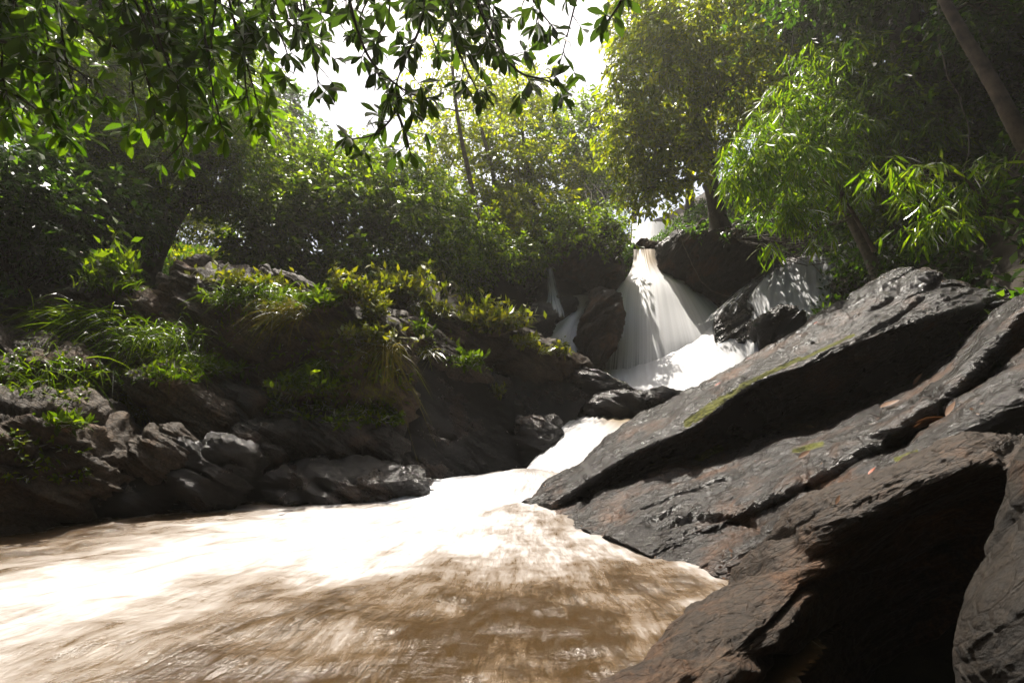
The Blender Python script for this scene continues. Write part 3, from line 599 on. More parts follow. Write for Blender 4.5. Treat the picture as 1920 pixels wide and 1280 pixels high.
rows = [[(1066, 556, 17.2), (1080, 553, 17.0), (1094, 553, 17.0), (1108, 556, 17.2)],
 [(1068, 580, 16.9), (1080, 579, 16.5), (1092, 579, 16.5), (1104, 580, 16.9)],
 [(1052, 600, 16.6), (1066, 598, 16.0), (1080, 597, 16.0), (1094, 597, 16.6)],
 [(1018, 630, 16.2), (1042, 625, 15.5), (1064, 622, 15.4), (1090, 622, 15.9)],
 [(1000, 665, 15.7), (1034, 665, 15.0), (1060, 665, 14.9), (1092, 668, 15.3)],
 [(1000, 720, 15.3), (1036, 722, 14.6), (1064, 724, 14.5), (1098, 724, 14.9)]]
fall('left_waterfall', rows, M_FALL, .50, lambda u, v: .7 * sstep(.4, .1, v), n=(80, 60), edge=.3, top=.3)
rows = [[(1026, 503, 17.0), (1031, 502, 16.9), (1036, 503, 17.0)], [(1025, 525, 16.8), (1033, 525, 16.7), (1042, 526, 16.8)],
        [(1026, 552, 16.6), (1037, 550, 16.4), (1048, 552, 16.5)], [(1020, 575, 16.0), (1040, 575, 15.6), (1058, 580, 15.9)], [(1014, 590, 15.5), (1042, 592, 15.3), (1062, 600, 15.5)]]
fall('thin_trickle', rows, M_VEIL, .06, n=(60, 24), edge=.25, rough=.01, bottom=.15)
def lift(rows, d): return [[(a, b, c - d) for (a, b, c) in r] for r in rows]
fall('right_veil', lift([[(1420, 530, 15.95), (1450, 508, 15.95), (1490, 487, 16.0), (1530, 478, 16.0), (1570, 487, 16.0), (1600, 505, 15.95)], 
   [(1392, 565, 15.5), (1440, 545, 15.5), (1487, 525, 15.6), (1530, 515, 15.6), (1572, 520, 15.5), (1600, 535, 15.5)],
   [(1400, 590, 15.2), (1440, 575, 15.2), (1487, 550, 15.3), (1530, 548, 15.2), (1572, 550, 15.1), (1600, 560, 15.1)],
   [(1390, 640, 14.7), (1436, 632, 14.6), (1490, 615, 14.6), (1535, 615, 14.5), (1575, 615, 14.5), (1600, 620, 14.4)],
   [(1380, 700, 14.4), (1436, 695, 14.3), (1490, 690, 14.3), (1540, 690, 14.2), (1580, 690, 14.1), (1610, 690, 14.1)]], .34), M_VEIL, .17, n=(110, 110), rough=.08, edge=.3, top=.2)
fall('veil_fringe', lift([[(1385, 545, 15.8), (1400, 533, 15.8), (1420, 522, 15.8), (1440, 512, 15.8)], [(1330, 588, 15.5), (1350, 578, 15.4), (1375, 566, 15.3), (1400, 556, 15.3)],
   [(1300, 612, 15.3), (1330, 602, 15.0), (1360, 592, 15.0), (1385, 585, 15.0)]], .25), M_VEIL, -.08, n=(60, 40), rough=.03, edge=.25)
fall('upper_waterfall', [[(1185, 420, 26.0), (1210, 416, 25.5), (1240, 416, 25.5), (1275, 424, 26.0)], [(1185, 440, 25.5), (1210, 440, 25.0), (1240, 440, 25.0), (1275, 442, 25.5)],
   [(1182, 475, 25.0), (1210, 476, 24.3), (1240, 476, 24.3), (1278, 476, 25.0)]], M_FOAM, .12, n=(50, 50), edge=.2)
rows = [[(1072, 783, 11.9), (1108, 780, 11.8), (1150, 783, 11.6), (1215, 786, 11.2)],
 [(1058, 795, 11.3), (1098, 790, 11.0), (1140, 795, 10.7), (1200, 800, 10.4)],
 [(1036, 818, 10.6), (1074, 810, 10.1), (1112, 820, 9.8), (1165, 838, 9.4)],
 [(1006, 854, 9.9), (1042, 848, 9.3), (1082, 860, 9.0), (1135, 878, 8.6)],
 [(975, 890, 9.2), (1010, 888, 8.6), (1050, 900, 8.3), (1100, 914, 8.0)],
 [(930, 918, 8.8), (972, 924, 8.2), (1014, 935, 7.8), (1060, 946, 7.4)],
 [(890, 940, 8.3), (935, 950, 7.6), (985, 966, 7.1), (1025, 972, 6.9)]]
fall('small_cascade', rows, M_FOAM, .12, lambda u, v: .75 * sstep(.32, .05, v) * sstep(.35, .7, u) + .15 * sstep(.3, 0, v), n=(120, 60), edge=.3, rough=.07)
fall('pool_inflow', [[(1060, 700, 15.2), (1180, 705, 15.0), (1300, 705, 15.0), (1460, 700, 14.8)], [(1060, 722, 13.8), (1180, 734, 13.4), (1300, 736, 13.3), (1460, 730, 13.3)],
   [(1070, 770, 12.3), (1150, 782, 11.8), (1240, 785, 11.6), (1400, 790, 11.6)]], M_FOAM, .1, lambda u, v: .3 * v, n=(40, 60), rough=.05, edge=.1)
B('tiny dark stone poking out of the top of the main waterfall', 1207, 502, 17.50, 11, 10, M_WET, 0, .16, 61, sub=3, name='stone', amp=0, step=0)

# ------------------------------------------------------------------ places on the rocks and the ground
RV = np.concatenate([r[0] for r in ROCKS]); RN = np.concatenate([r[2] for r in ROCKS])
near_g = (np.abs(gv[:, 0]) < 17) & (gv[:, 1] > 1) & (gv[:, 1] < 24)
AV = np.concatenate([RV, gv[near_g]]); AN = np.concatenate([RN, gn[near_g]])
AX_, AY_ = proj(AV); AD = (AV - CAM) @ FWD; ok_ = AD > .3
AV, AN, AX_, AY_, AD = AV[ok_], AN[ok_], AX_[ok_], AY_[ok_], AD[ok_]
def hit(px, py, r=5):
    while True:
        k = np.where((np.abs(AX_ - px) < r) & (np.abs(AY_ - py) < r))[0]
        if len(k): break
        r *= 2
    j = k[np.argmin(AD[k])]; return AV[j], AN[j]
def near(x, y, z0=0):      # ground point under a place
    return np.array([x, y, float(ground(np.array([x]), np.array([y]))[0])])

# ------------------------------------------------------------------ trees and shrubs
def wiggle(a, b, n=7, amp=.12, sag=0.0):
    t = np.linspace(0, 1, n)[:, None]; a, b = np.asarray(a, float), np.asarray(b, float); Ld = np.linalg.norm(b - a)
    w_ = np.cumsum(RNG.normal(size=(n, 3)), 0); w_ -= w_[0] + (w_[-1] - w_[0]) * t
    return a + (b - a) * t + w_ * amp * Ld / n ** .5 * .6 + np.array([0, 0, -1.]) * sag * Ld * (t * (1 - t)) * 4
def crown_pts(c, r, n, gaps=.0, gf=1.0, shell=2.4):
    m = int(n * 2.2) + 8
    d = nrm(RNG.normal(size=(m, 3))); u = RNG.random(m) ** (1 / shell)
    lump = 1 + .35 * gnoise(d * 1.9 + RNG.random(3) * 50)
    p = c + d * (u * lump)[:, None] * r
    g = gnoise(p * gf / max(.3, float(np.mean(r))) * 2.2 + 7.7)
    k = np.where(g > -.12 + gaps)[0][:n]; return p[k], d[k]
def foliage(G, c, r, n, spec):
    """n twigs of leaves spread through one ellipsoid; returns twig roots"""
    p, d = crown_pts(np.asarray(c), np.asarray(r), n, spec.get('gaps', 0), spec.get('gf', 1.0))
    k = spec['k']; L, Wd = spec['L'], spec['W']; tl = spec.get('tl', L * 2.2); droop = spec.get('droop', .3)
    m = len(p)
    td = nrm(d * .6 + RNG.normal(size=(m, 3)) * .55 + np.array([0, 0, -droop]))
    s = np.linspace(0, 1, k)
    pos = p[:, None] + td[:, None] * (s[None, :, None] - .3) * tl
    side = nrm(np.cross(td, np.array([.1, .2, 1.0])))
    sg = np.where(np.arange(k) % 2 == 0, 1.0, -1.0)
    fan = spec.get('fan', .9)
    ld = td[:, None] * .6 + side[:, None] * (sg * fan)[None, :, None] + RNG.normal(size=(m, k, 3)) * .3 + np.array([0, 0, -droop * .8])
    nn = np.array([0, 0, 1.0]) + RNG.normal(size=(m, k, 3)) * spec.get('nj', .55)
    sz = RNG.uniform(.5, 1.4, m * k)
    G.leaves(pos.reshape(-1, 3), ld.reshape(-1, 3), nn.reshape(-1, 3), L * sz, Wd * sz, spec.get('kind', 'quad'), spec.get('bend', .12))
    return p, td
def px_lump(l):
    px, py, Y, wp, hp = l[:5]; s = Y / FPX * .5; c = P(px, py, Y)
    dep = l[6] if len(l) > 6 else .5 * (wp + hp) * s
    return c, np.array([wp * s, dep, hp * s])
def tree(name, label, cat, trunk, trad, lumps, spec, lmat, bmat=None, group=None, sub=9, k=7, world=False, limb=True):
    """trunk: points; lumps: (px,py,Y,w,h,twigs) or world (c, r, n)"""
    bmat = bmat or M_BARK; trunk = np.array([q if world else P(*q) for q in trunk]) if trunk is not None else None
    lw_ = [(np.array(l[0], float), np.array(l[1], float), l[2]) if world else (*px_lump(l), l[5]) for l in lumps]
    base = trunk[0] if trunk is not None else lw_[0][0] - np.array([0, 0, lw_[0][1][2]])
    root = empty(name, label, cat, base, group)
    T = Geo(); Br = T if trunk is not None else Geo()
    if trunk is not None:
        tt = catmull(trunk, 26); tt = tt + .05 * trad * np.stack([fbm(tt * 1.5 + q, 3) for q in (1, 9, 17)], 1) * 3
        rr_ = np.interp(np.linspace(0, 1, 26), [0, .06, .2, 1], [trad * 1.5, trad * 1.15, trad, trad * .45]) * (1 + .12 * fbm(tt * 3, 2)); T.tube(tt, rr_, 12)
    G = Geo()
    for c, r, n in lw_:
        n = int(n * (.75 if spec is S_SM else .40 if not world and spec in (S_MD, S_GL, S_BT) else .5 if spec is not S_LAN and not world else 1))
        p, td = foliage(G, c, r, n, spec)
        if trunk is not None and limb and len(p):
            d_ = np.linalg.norm(tt[8:] - c, axis=1) + 1.2 * np.maximum(0, tt[8:, 2] - c[2] + .2); j = 8 + int(np.argmin(d_))
            lp = wiggle(tt[j], c, 9, .16, -.04); rl = max(.012, rr_[j] * .45); Br.tube(lp, np.linspace(rl, rl * .3, 9), 7)
            for q in RNG.choice(len(p), min(sub, len(p)), replace=False):
                a = lp[RNG.integers(3, 9)]; Br.tube(wiggle(a, p[q], 6, .16), np.linspace(rl * .3, rl * .08 + .002, 6), 5)
        elif len(p):
            for q in RNG.choice(len(p), min(sub, len(p)), replace=False):
                Br.tube(wiggle(base if trunk is None else tt[-1], p[q], 7, .2), np.linspace(.02, .005, 7), 5)
    if T.n: T.link('trunk', bmat, root, smooth=True)
    if trunk is None: Br.link('stems', bmat, root, smooth=True)
    G.link('crown' if trunk is not None else 'foliage', lmat, root)
    return root

S_BT = dict(k=9, L=.22, W=.085, tl=.5, droop=.55, gaps=.05)
S_SM = dict(k=12, L=.11, W=.048, tl=.34, droop=.35)
S_MD = dict(k=11, L=.15, W=.065, tl=.42, droop=.4)
S_GL = dict(k=10, L=.17, W=.085, tl=.40, droop=.3, nj=.45)
S_FAR = dict(k=11, L=.20, W=.10, tl=.6, droop=.25, gaps=.03)
S_LAN = dict(k=7, L=.25, W=.034, tl=.22, droop=.8, fan=.8, gaps=.08, gf=1.5, kind='lance', bend=.18)

# left side
tree('gnarled_tree', 'dark gnarled tree with a leaning trunk left of the sunlit gap', 'tree', [(262, 575, 11.3), (280, 500, 11.3), (312, 430, 11.4), (345, 380, 11.4), (385, 320, 11.5), (400, 240, 11.5)], .24,
     [(335, 310, 11.4, 260, 200, 900), (180, 270, 11, 280, 260, 900), (440, 270, 12, 180, 200, 600), (300, 150, 12, 320, 190, 900), (120, 130, 11, 280, 200, 800), (425, 370, 11.6, 150, 90, 260), (430, 160, 12.5, 170, 200, 500), (230, 400, 10.8, 220, 140, 500)], S_SM, M_LOLIVE, sub=16)
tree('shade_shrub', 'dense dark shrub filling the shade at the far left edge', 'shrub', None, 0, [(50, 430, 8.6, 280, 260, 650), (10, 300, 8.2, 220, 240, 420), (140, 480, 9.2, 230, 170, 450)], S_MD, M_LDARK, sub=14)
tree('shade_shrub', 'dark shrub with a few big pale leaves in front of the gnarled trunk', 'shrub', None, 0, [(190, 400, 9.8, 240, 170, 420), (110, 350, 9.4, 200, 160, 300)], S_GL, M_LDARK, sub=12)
tree('evergreen_tree', 'tall dark tree behind the gnarled tree, sky glinting through its crown', 'tree', [(120, 520, 15), (130, 350, 15), (160, 200, 15), (170, 60, 15)], .28,
     [(100, 180, 15, 300, 260, 800), (240, 90, 15, 280, 230, 700), (60, 20, 15, 300, 200, 600), (390, 90, 15.5, 230, 220, 420), (200, -60, 15, 340, 180, 500), (20, 330, 15, 240, 200, 400)], S_MD, M_LMID, sub=14)
tree('glossy_shrub', 'wide shrub with dark glossy leaves glinting above the left rocks', 'shrub', [(640, 590, 12.9), (630, 540, 13), (620, 470, 13), (640, 380, 13)], .09,
     [(520, 420, 12.6, 230, 200, 900), (640, 395, 13, 230, 180, 900), (740, 430, 13.4, 210, 170, 800), (570, 340, 13.4, 200, 120, 600), (690, 330, 14, 210, 110, 600), (540, 500, 12.2, 230, 90, 420), (680, 500, 12.7, 240, 90, 420), (470, 470, 12.2, 120, 120, 300)], S_GL, M_LOLIVE, sub=18)
tree('sunny_shrub', 'leafy shrub speckled with sunlight between the glossy shrub and the pale slender trunk', 'shrub', [(830, 560, 14.8), (825, 500, 14.8), (820, 400, 14.9)], .06,
     [(800, 400, 14.8, 190, 160, 700), (870, 440, 15.2, 150, 120, 450), (770, 340, 15.2, 160, 100, 420), (830, 490, 14.6, 170, 80, 380)], S_MD, M_LMID, sub=14)
tree('leafy_tree', 'bright green tree crown topping the thicket below the biggest patch of sky', 'tree', [(560, 520, 18), (555, 400, 18), (560, 280, 18)], .14,
     [(530, 290, 18, 170, 160, 420), (600, 330, 17.5, 190, 130, 420), (470, 210, 18, 130, 170, 300), (680, 300, 18, 130, 70, 220)], S_FAR, M_LMID, sub=14)
tree('meadow_shrub', 'sunny pale shrub closing the gap behind the small meadow', 'shrub', None, 0, [(330, 430, 24, 170, 130, 500), (420, 420, 24, 170, 130, 500), (370, 350, 26, 260, 150, 500)], S_FAR, M_LYEL, sub=8)
# centre
tree('slender_tree', 'slender pale trunked tree with sparse airy leaves in the middle of the photo', 'tree', [(908, 480, 16), (893, 400, 16), (878, 320, 16), (862, 245, 16), (850, 150, 16), (846, 60, 16)], .085,
     [(850, 150, 16, 200, 150, 150), (780, 200, 16.4, 150, 110, 90), (930, 190, 16, 170, 120, 120), (840, 50, 16, 160, 120, 90)], dict(S_FAR, L=.15, W=.07), M_LYEL, M_BARKB, sub=14)
tree('pale_tree', 'slim double stemmed tree behind the slender one, leaning right', 'tree', [(930, 420, 19), (925, 330, 19), (905, 250, 19), (890, 180, 19)], .09,
     [(1000, 180, 19, 150, 130, 200), (900, 160, 19.5, 150, 110, 160)], S_FAR, M_LYEL, M_BARKP)
tree('yellow_green_tree', 'yellow green feathery tree lit from behind above the cliff block', 'tree', [(1010, 430, 20), (1000, 360, 20), (985, 300, 20), (980, 240, 20)], .1,
     [(955, 320, 20, 190, 140, 520), (1030, 335, 21, 180, 150, 600), (900, 385, 18.5, 140, 110, 330), (905, 265, 21, 180, 140, 420), (825, 275, 21.5, 130, 110, 240), (1000, 395, 18.5, 200, 90, 420), (960, 430, 17.8, 200, 70, 330)], S_FAR, M_LYEL, sub=12)
tree('rounded_tree', 'rounded tree against the white sky left of the big right hand trees', 'tree', [(1090, 400, 23), (1085, 300, 23), (1070, 230, 23)], .15,
     [(1065, 235, 23, 150, 110, 380), (1000, 270, 23, 130, 100, 300), (1100, 290, 22, 130, 110, 300), (960, 215, 23, 150, 110, 260), (1120, 215, 23, 90, 90, 160)], S_FAR, M_LMID, sub=12)
tree('ledge_shrub', 'tangle of leafy stems growing on top of the cliff block', 'shrub', None, 0, [(1105, 405, 17.0, 170, 70, 300), (1090, 445, 16.2, 130, 60, 140), (1050, 425, 17, 130, 80, 300), (1150, 440, 16.4, 80, 90, 160), (1130, 345, 21.5, 140, 110, 240)], S_MD, M_LMID, sub=14)
tree('bank_shrub', 'hazy shrub hanging over the dark bank left of the thin trickle', 'shrub', None, 0, [(930, 480, 15.6, 150, 90, 300), (1000, 470, 16.2, 110, 90, 220), (870, 520, 15, 120, 70, 220)], S_MD, M_LMID, sub=18)
# right
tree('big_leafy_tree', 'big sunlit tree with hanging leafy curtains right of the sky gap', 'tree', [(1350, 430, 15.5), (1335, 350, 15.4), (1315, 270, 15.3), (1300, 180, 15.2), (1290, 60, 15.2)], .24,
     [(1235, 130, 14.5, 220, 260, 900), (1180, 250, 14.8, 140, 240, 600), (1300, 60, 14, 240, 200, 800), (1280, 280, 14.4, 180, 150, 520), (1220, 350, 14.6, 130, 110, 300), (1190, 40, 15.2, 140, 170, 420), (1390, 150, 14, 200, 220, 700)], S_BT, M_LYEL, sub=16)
tree('bamboo_clump', 'bright yellow green bamboo sprays drooping over the waterfall from the right', 'bamboo', [(1640, 470, 9.6), (1600, 400, 9.4), (1540, 300, 9.2), (1470, 240, 9.0)], .035,
     [(1430, 270, 8.9, 150, 90, 90), (1400, 330, 8.8, 110, 100, 80), (1500, 320, 9, 190, 130, 140), (1570, 250, 9.3, 190, 130, 120), (1480, 395, 8.7, 150, 50, 50), (1440, 455, 8.6, 50, 30, 6), (1535, 440, 8.5, 60, 30, 7), (1470, 200, 9.3, 140, 80, 70), (1620, 330, 9.2, 150, 130, 60), (1640, 200, 9.4, 200, 130, 70), (1560, 120, 9.6, 200, 120, 60), (1730, 270, 9.0, 160, 140, 50)], S_LAN, M_LBAMB, M_BARKB, sub=14)
tree('bamboo_clump', 'shaded bamboo sprays hanging low near the right edge above the slab', 'bamboo', [(1900, 480, 7.4), (1860, 400, 7.4), (1800, 330, 7.4), (1740, 330, 7.4)], .03,
     [(1760, 420, 7.2, 170, 110, 40), (1850, 360, 7.5, 220, 150, 60), (1690, 330, 7.6, 160, 110, 40)], S_LAN, M_LBAMB, M_BARKB, sub=10)
tree('glossy_leaved_tree', 'dark tree with curled shiny leaves behind the bamboo', 'tree', [(1652, 530, 10.2), (1625, 470, 10.2), (1595, 410, 10.2), (1565, 350, 10.2), (1550, 240, 10.3)], .11,
     [(1640, 330, 10.2, 240, 200, 700), (1600, 190, 10.6, 260, 200, 700), (1530, 200, 11, 200, 160, 450), (1710, 270, 10, 200, 200, 500)], S_MD, M_LMID, M_BARKP, sub=14)
tree('leaning_tree', 'thick leaning trunk tree in the dark upper right corner', 'tree', [(2010, 470, 7.0), (1965, 350, 7.0), (1905, 240, 7.0), (1840, 120, 7.1), (1775, 10, 7.2), (1730, -80, 7.3)], .115,
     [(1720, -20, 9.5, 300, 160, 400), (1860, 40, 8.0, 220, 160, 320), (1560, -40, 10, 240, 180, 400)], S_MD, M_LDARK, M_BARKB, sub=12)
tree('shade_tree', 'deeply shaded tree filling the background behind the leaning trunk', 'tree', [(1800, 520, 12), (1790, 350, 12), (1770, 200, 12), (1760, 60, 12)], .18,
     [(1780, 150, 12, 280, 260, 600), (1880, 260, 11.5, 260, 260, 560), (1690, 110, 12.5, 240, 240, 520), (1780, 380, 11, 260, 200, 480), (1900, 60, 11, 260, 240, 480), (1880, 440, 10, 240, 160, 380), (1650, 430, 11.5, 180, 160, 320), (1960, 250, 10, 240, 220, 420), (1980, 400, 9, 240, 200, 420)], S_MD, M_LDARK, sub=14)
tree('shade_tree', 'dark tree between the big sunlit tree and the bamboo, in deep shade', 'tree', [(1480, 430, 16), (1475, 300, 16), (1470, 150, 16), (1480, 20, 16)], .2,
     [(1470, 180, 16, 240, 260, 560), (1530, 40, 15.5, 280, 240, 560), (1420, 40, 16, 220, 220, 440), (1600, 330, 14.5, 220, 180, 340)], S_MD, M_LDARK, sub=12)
tree('cliff_shrub', 'ferny shrub overhanging the mossy cliff rock above the veil', 'shrub', None, 0, [(1380, 425, 16.2, 200, 50, 240), (1600, 425, 15.4, 150, 60, 160), (1640, 480, 13.5, 150, 110, 280)], S_MD, M_LDARK, sub=14)
tree('slab_shrub', 'low dark shrub behind the crest of the layered slab', 'shrub', None, 0, [(1840, 500, 8.6, 240, 120, 260), (1730, 490, 9.6, 180, 110, 240)], S_MD, M_LDARK, sub=10)

# trees along the ravine, most unseen and added to shut off the sky to the sides and behind, and the wood in the distance
S_BIG = dict(k=9, L=.34, W=.17, tl=.9, droop=.3)
proto = tree('forest_tree', 'forest tree round the ravine, seen far off or added unseen to shade it', 'tree', [(0, 0, -1), (.1, .1, 3), (-.1, .2, 6), (.1, 0, 9)], .25,
     [((0, 0, 8), (3, 3, 2.6), 520), ((1.6, 1, 6), (2, 2, 1.8), 260), ((-1.6, -.6, 5.6), (2, 2, 1.8), 260), ((.3, -1.5, 10.3), (2, 2, 1.6), 240), ((-.8, 1.2, 3.4), (2.0, 2.0, 1.5), 200)], S_BIG, M_LDARK, group='forest trees on the ravine sides', world=True, sub=6)
spots = [(-8.5, 2, 1.0), (-1.8, -3.6, .75), (2.4, -3.4, .75), (5.6, -1.6, .8), (-5.2, -2.2, .8), (.3, -5.4, .9), (6.8, 2.4, .7), (8.6, 11.0, 1.25), (-9, -4, 1.1), (-4.5, -6, 1.1), (0, -7.5, 1.2), (4.5, -6, 1.1), (8, -3, 1.1), (9, 2.5, 1.1), (10.5, 6.5, 1.1), (12, 11, 1.1), (-13, 6, 1.0), (-14, 11, 1.1), (-15, 16, 1.1), (-2, -11, 1.3), (6, -11, 1.3), (-8, -10, 1.3),
         (13, 16, 1.1), (11, 20, 1.0), (15, 21, 1.2), (-16, 22, .8), (-12, 27, .7), (-20, 28, 1), (9, 26, .8), (14, 28, 1.0), (20, 26, 1.1), (18, 14, 1.1), (17, 7, 1.1), (-19, 12, 1.1), (-19, 5, 1.1), (14, 1, 1.1), (-14, -2, 1.1), (13, -6, 1.2),
         (-5, 34, .55), (0, 36, .5), (5, 33, .6), (-9, 37, .6), (9, 38, .7)]
for q, (x, y, s) in enumerate(spots):
    if q == 0: o = proto
    else:
        o = proto.copy(); C.objects.link(o)
        for ch in proto.children:
            c2 = ch.copy(); C.objects.link(c2); c2.parent = o
    o.location = near(x, y); o.rotation_euler = (0, 0, q * 2.4); o.scale = (s, s, s * (1 + .12 * math.sin(q * 3)))

# large-leaved branches close above the camera
def spray_tree(name, label, trunk, paths, lmat, Lf, limbs):
    tr = np.array(trunk, float); root = empty(name, label, 'tree', tr[0]); T = Geo(); G = Geo(); Bq = T
    tt = catmull(tr, 20); T.tube(tt, np.linspace(.2, .07, 20), 12)
    for a, b in limbs:
        Bq.tube(catmull(np.array([tt[-4], a, b], float), 16), np.linspace(.06, .02, 16), 8)
    for (Y0, Y1, pts, step, kk) in paths:
        m_ = len(pts); w_ = np.array([P(px, py, Y0 + (Y1 - Y0) * i / (m_ - 1)) for i, (px, py) in enumerate(pts)])
        cp = catmull(w_, 40); Bq.tube(cp, np.linspace(.011, .0035, 40), 6)
        ln = np.concatenate([[0], np.cumsum(np.linalg.norm(np.diff(cp, axis=0), axis=1))]); s = np.arange(.06, ln[-1], step); s = np.append(s, ln[-1])
        for q, sv in enumerate(s):
            c = np.array([np.interp(sv, ln, cp[:, k]) for k in range(3)]); j = min(38, int(np.searchsorted(ln, sv))); t_ = nrm(cp[min(39, j + 1)] - cp[max(0, j - 1)])
            # short side twig carrying a whorl of leaves
            end = c
            if q < len(s) - 1:
                sd = nrm(np.cross(t_, RNG.normal(size=3)) + t_ * .6 + np.array([0, 0, -.3])); tl = RNG.uniform(.05, .2); end = c + sd * tl; Bq.tube(wiggle(c, end, 5, .1), np.linspace(.004, .002, 5), 5); t_ = sd
            k = int(RNG.integers(kk[0], kk[1])); ph = RNG.random() * 6.28 + np.arange(k) * 6.28 / k + RNG.normal(size=k) * .25
            a_ = nrm(np.cross(t_, [.3, .2, .9])); b_ = np.cross(t_, a_)
            d = (a_ * np.cos(ph)[:, None] + b_ * np.sin(ph)[:, None]) * .9 + t_ * RNG.uniform(.2, .9, k)[:, None] + np.array([0, 0, -.35])
            L_ = Lf * RNG.uniform(.6, 1.15, k)
            G.leaves(np.repeat(end[None], k, 0) - t_ * RNG.uniform(0, .05, k)[:, None], d, np.array([0, 0, 1.]) + RNG.normal(size=(k, 3)) * .4, L_, L_ * RNG.uniform(.32, .42, k), 'obov', RNG.uniform(.05, .25))
    T.link('trunk', M_BARK, root, smooth=True); G.link('crown', lmat, root)
    return root
ST = .085
r_ = random.Random(5)
def rnd_paths(n, xs, ye, Ys, drift, step, kk):
    o = []
    for q in range(n):
        x = r_.uniform(*xs); y1 = r_.uniform(*ye); Y = r_.uniform(*Ys); dx = r_.uniform(*drift)
        o.append((Y, Y + .2, ((x - dx, -90), (x - dx * .6 + r_.uniform(-20, 20), -90 + (y1 + 90) * .4), (x - dx * .25, -90 + (y1 + 90) * .75), (x, y1)), step, kk))
    return o
spray_tree('overhanging_tree', 'large leaved branches hanging in the upper middle, dark against the white sky', [(-3.6, 1.2, -.2), (-3.5, 1.1, 2), (-3.2, 1.2, 4), (-2.6, 1.4, 5)],
 [(2.9, 3.2, ((870, -90), (905, 30), (965, 128), (1021, 150), (1062, 168)), ST, (5, 8)), (2.8, 3.0, ((800, -90), (790, 40), (760, 110), (740, 165)), ST, (5, 8)), (2.7, 3.1, ((640, -80), (665, 40), (700, 120), (760, 170), (800, 185)), ST, (5, 8)),
  (3.0, 3.2, ((560, -80), (575, 40), (590, 110), (598, 175)), ST * 1.3, (4, 7)), (3.3, 3.4, ((1095, -60), (1078, 10), (1052, 112)), ST * 1.5, (3, 6)), (2.7, 2.8, ((1190, -70), (1160, 10), (1125, 55)), ST, (4, 6)),
  (3.1, 3.2, ((700, 120), (740, 200), (705, 250), (650, 262)), ST * .8, (5, 7)), (2.9, 3.2, ((840, -80), (850, 60), (870, 120), (900, 180)), ST * .8, (5, 8)), (3.0, 3.2, ((980, -80), (1000, 0), (1040, 55)), ST, (4, 7)),
  (2.8, 3.0, ((720, -80), (730, 20), (700, 80)), ST, (5, 8)), (2.6, 2.9, ((500, -90), (520, 10), (560, 60)), ST, (5, 8)), (3.2, 3.3, ((740, 200), (760, 250), (770, 290)), ST, (4, 6))] + rnd_paths(7, (600, 960), (30, 130), (2.9, 3.5), (-40, 90), ST, (4, 7)) + rnd_paths(5, (470, 620), (20, 150), (3.0, 3.5), (0, 80), ST, (4, 7)) + rnd_paths(9, (480, 1010), (10, 105), (3.2, 3.6), (-60, 90), ST, (4, 7)),
 M_LNEAR, .13, [((-1.8, 2.2, 4.9), P(560, -90, 2.9)), ((-1.2, 2.4, 4.9), P(860, -90, 2.9)), ((-.6, 2.6, 4.7), P(1190, -80, 2.9))])
spray_tree('overhanging_tree', 'leafy boughs with long drooping leaves crossing the upper left corner', [(-5.2, 2.2, .2), (-5.2, 2.1, 2), (-5.0, 2.2, 3.6), (-4.6, 2.4, 4.6)],
 [(3.0, 3.6, ((60, -80), (120, 20), (200, 80), (280, 125), (335, 175)), ST, (4, 7)), (3.2, 3.8, ((250, -80), (300, 60), (380, 110), (450, 160), (505, 205)), ST, (4, 7)), (3.0, 3.4, ((-80, 50), (40, 90), (140, 130), (205, 190)), ST, (4, 7)),
  (3.5, 3.7, ((300, 80), (345, 200), (345, 260), (300, 310)), ST, (3, 6)), (3.4, 3.6, ((420, -80), (440, 40), (500, 95)), ST, (4, 7)), (3.3, 3.6, ((-80, 150), (30, 180), (110, 240), (150, 260)), ST, (4, 7)), (3.0, 3.2, ((150, -80), (190, 0), (240, 60)), ST, (4, 7)),
  (3.6, 3.8, ((-60, -40), (20, 20), (90, 60)), ST, (4, 7)), (3.4, 3.7, ((350, -80), (370, 20), (400, 70)), ST, (4, 7)), (3.5, 3.8, ((380, 110), (395, 190), (360, 230)), ST, (3, 6))] + rnd_paths(34, (-60, 500), (20, 250), (2.9, 3.6), (20, 140), ST, (4, 7)),
 M_LNEARB, .15, [((-3.6, 2.8, 4.8), P(60, -80, 3.0)), ((-3.0, 2.8, 4.7), P(280, -80, 3.2)), ((-2.6, 2.9, 4.6), P(430, -80, 3.4)), ((-4.4, 2.8, 3.4), P(-80, 60, 3.0))])

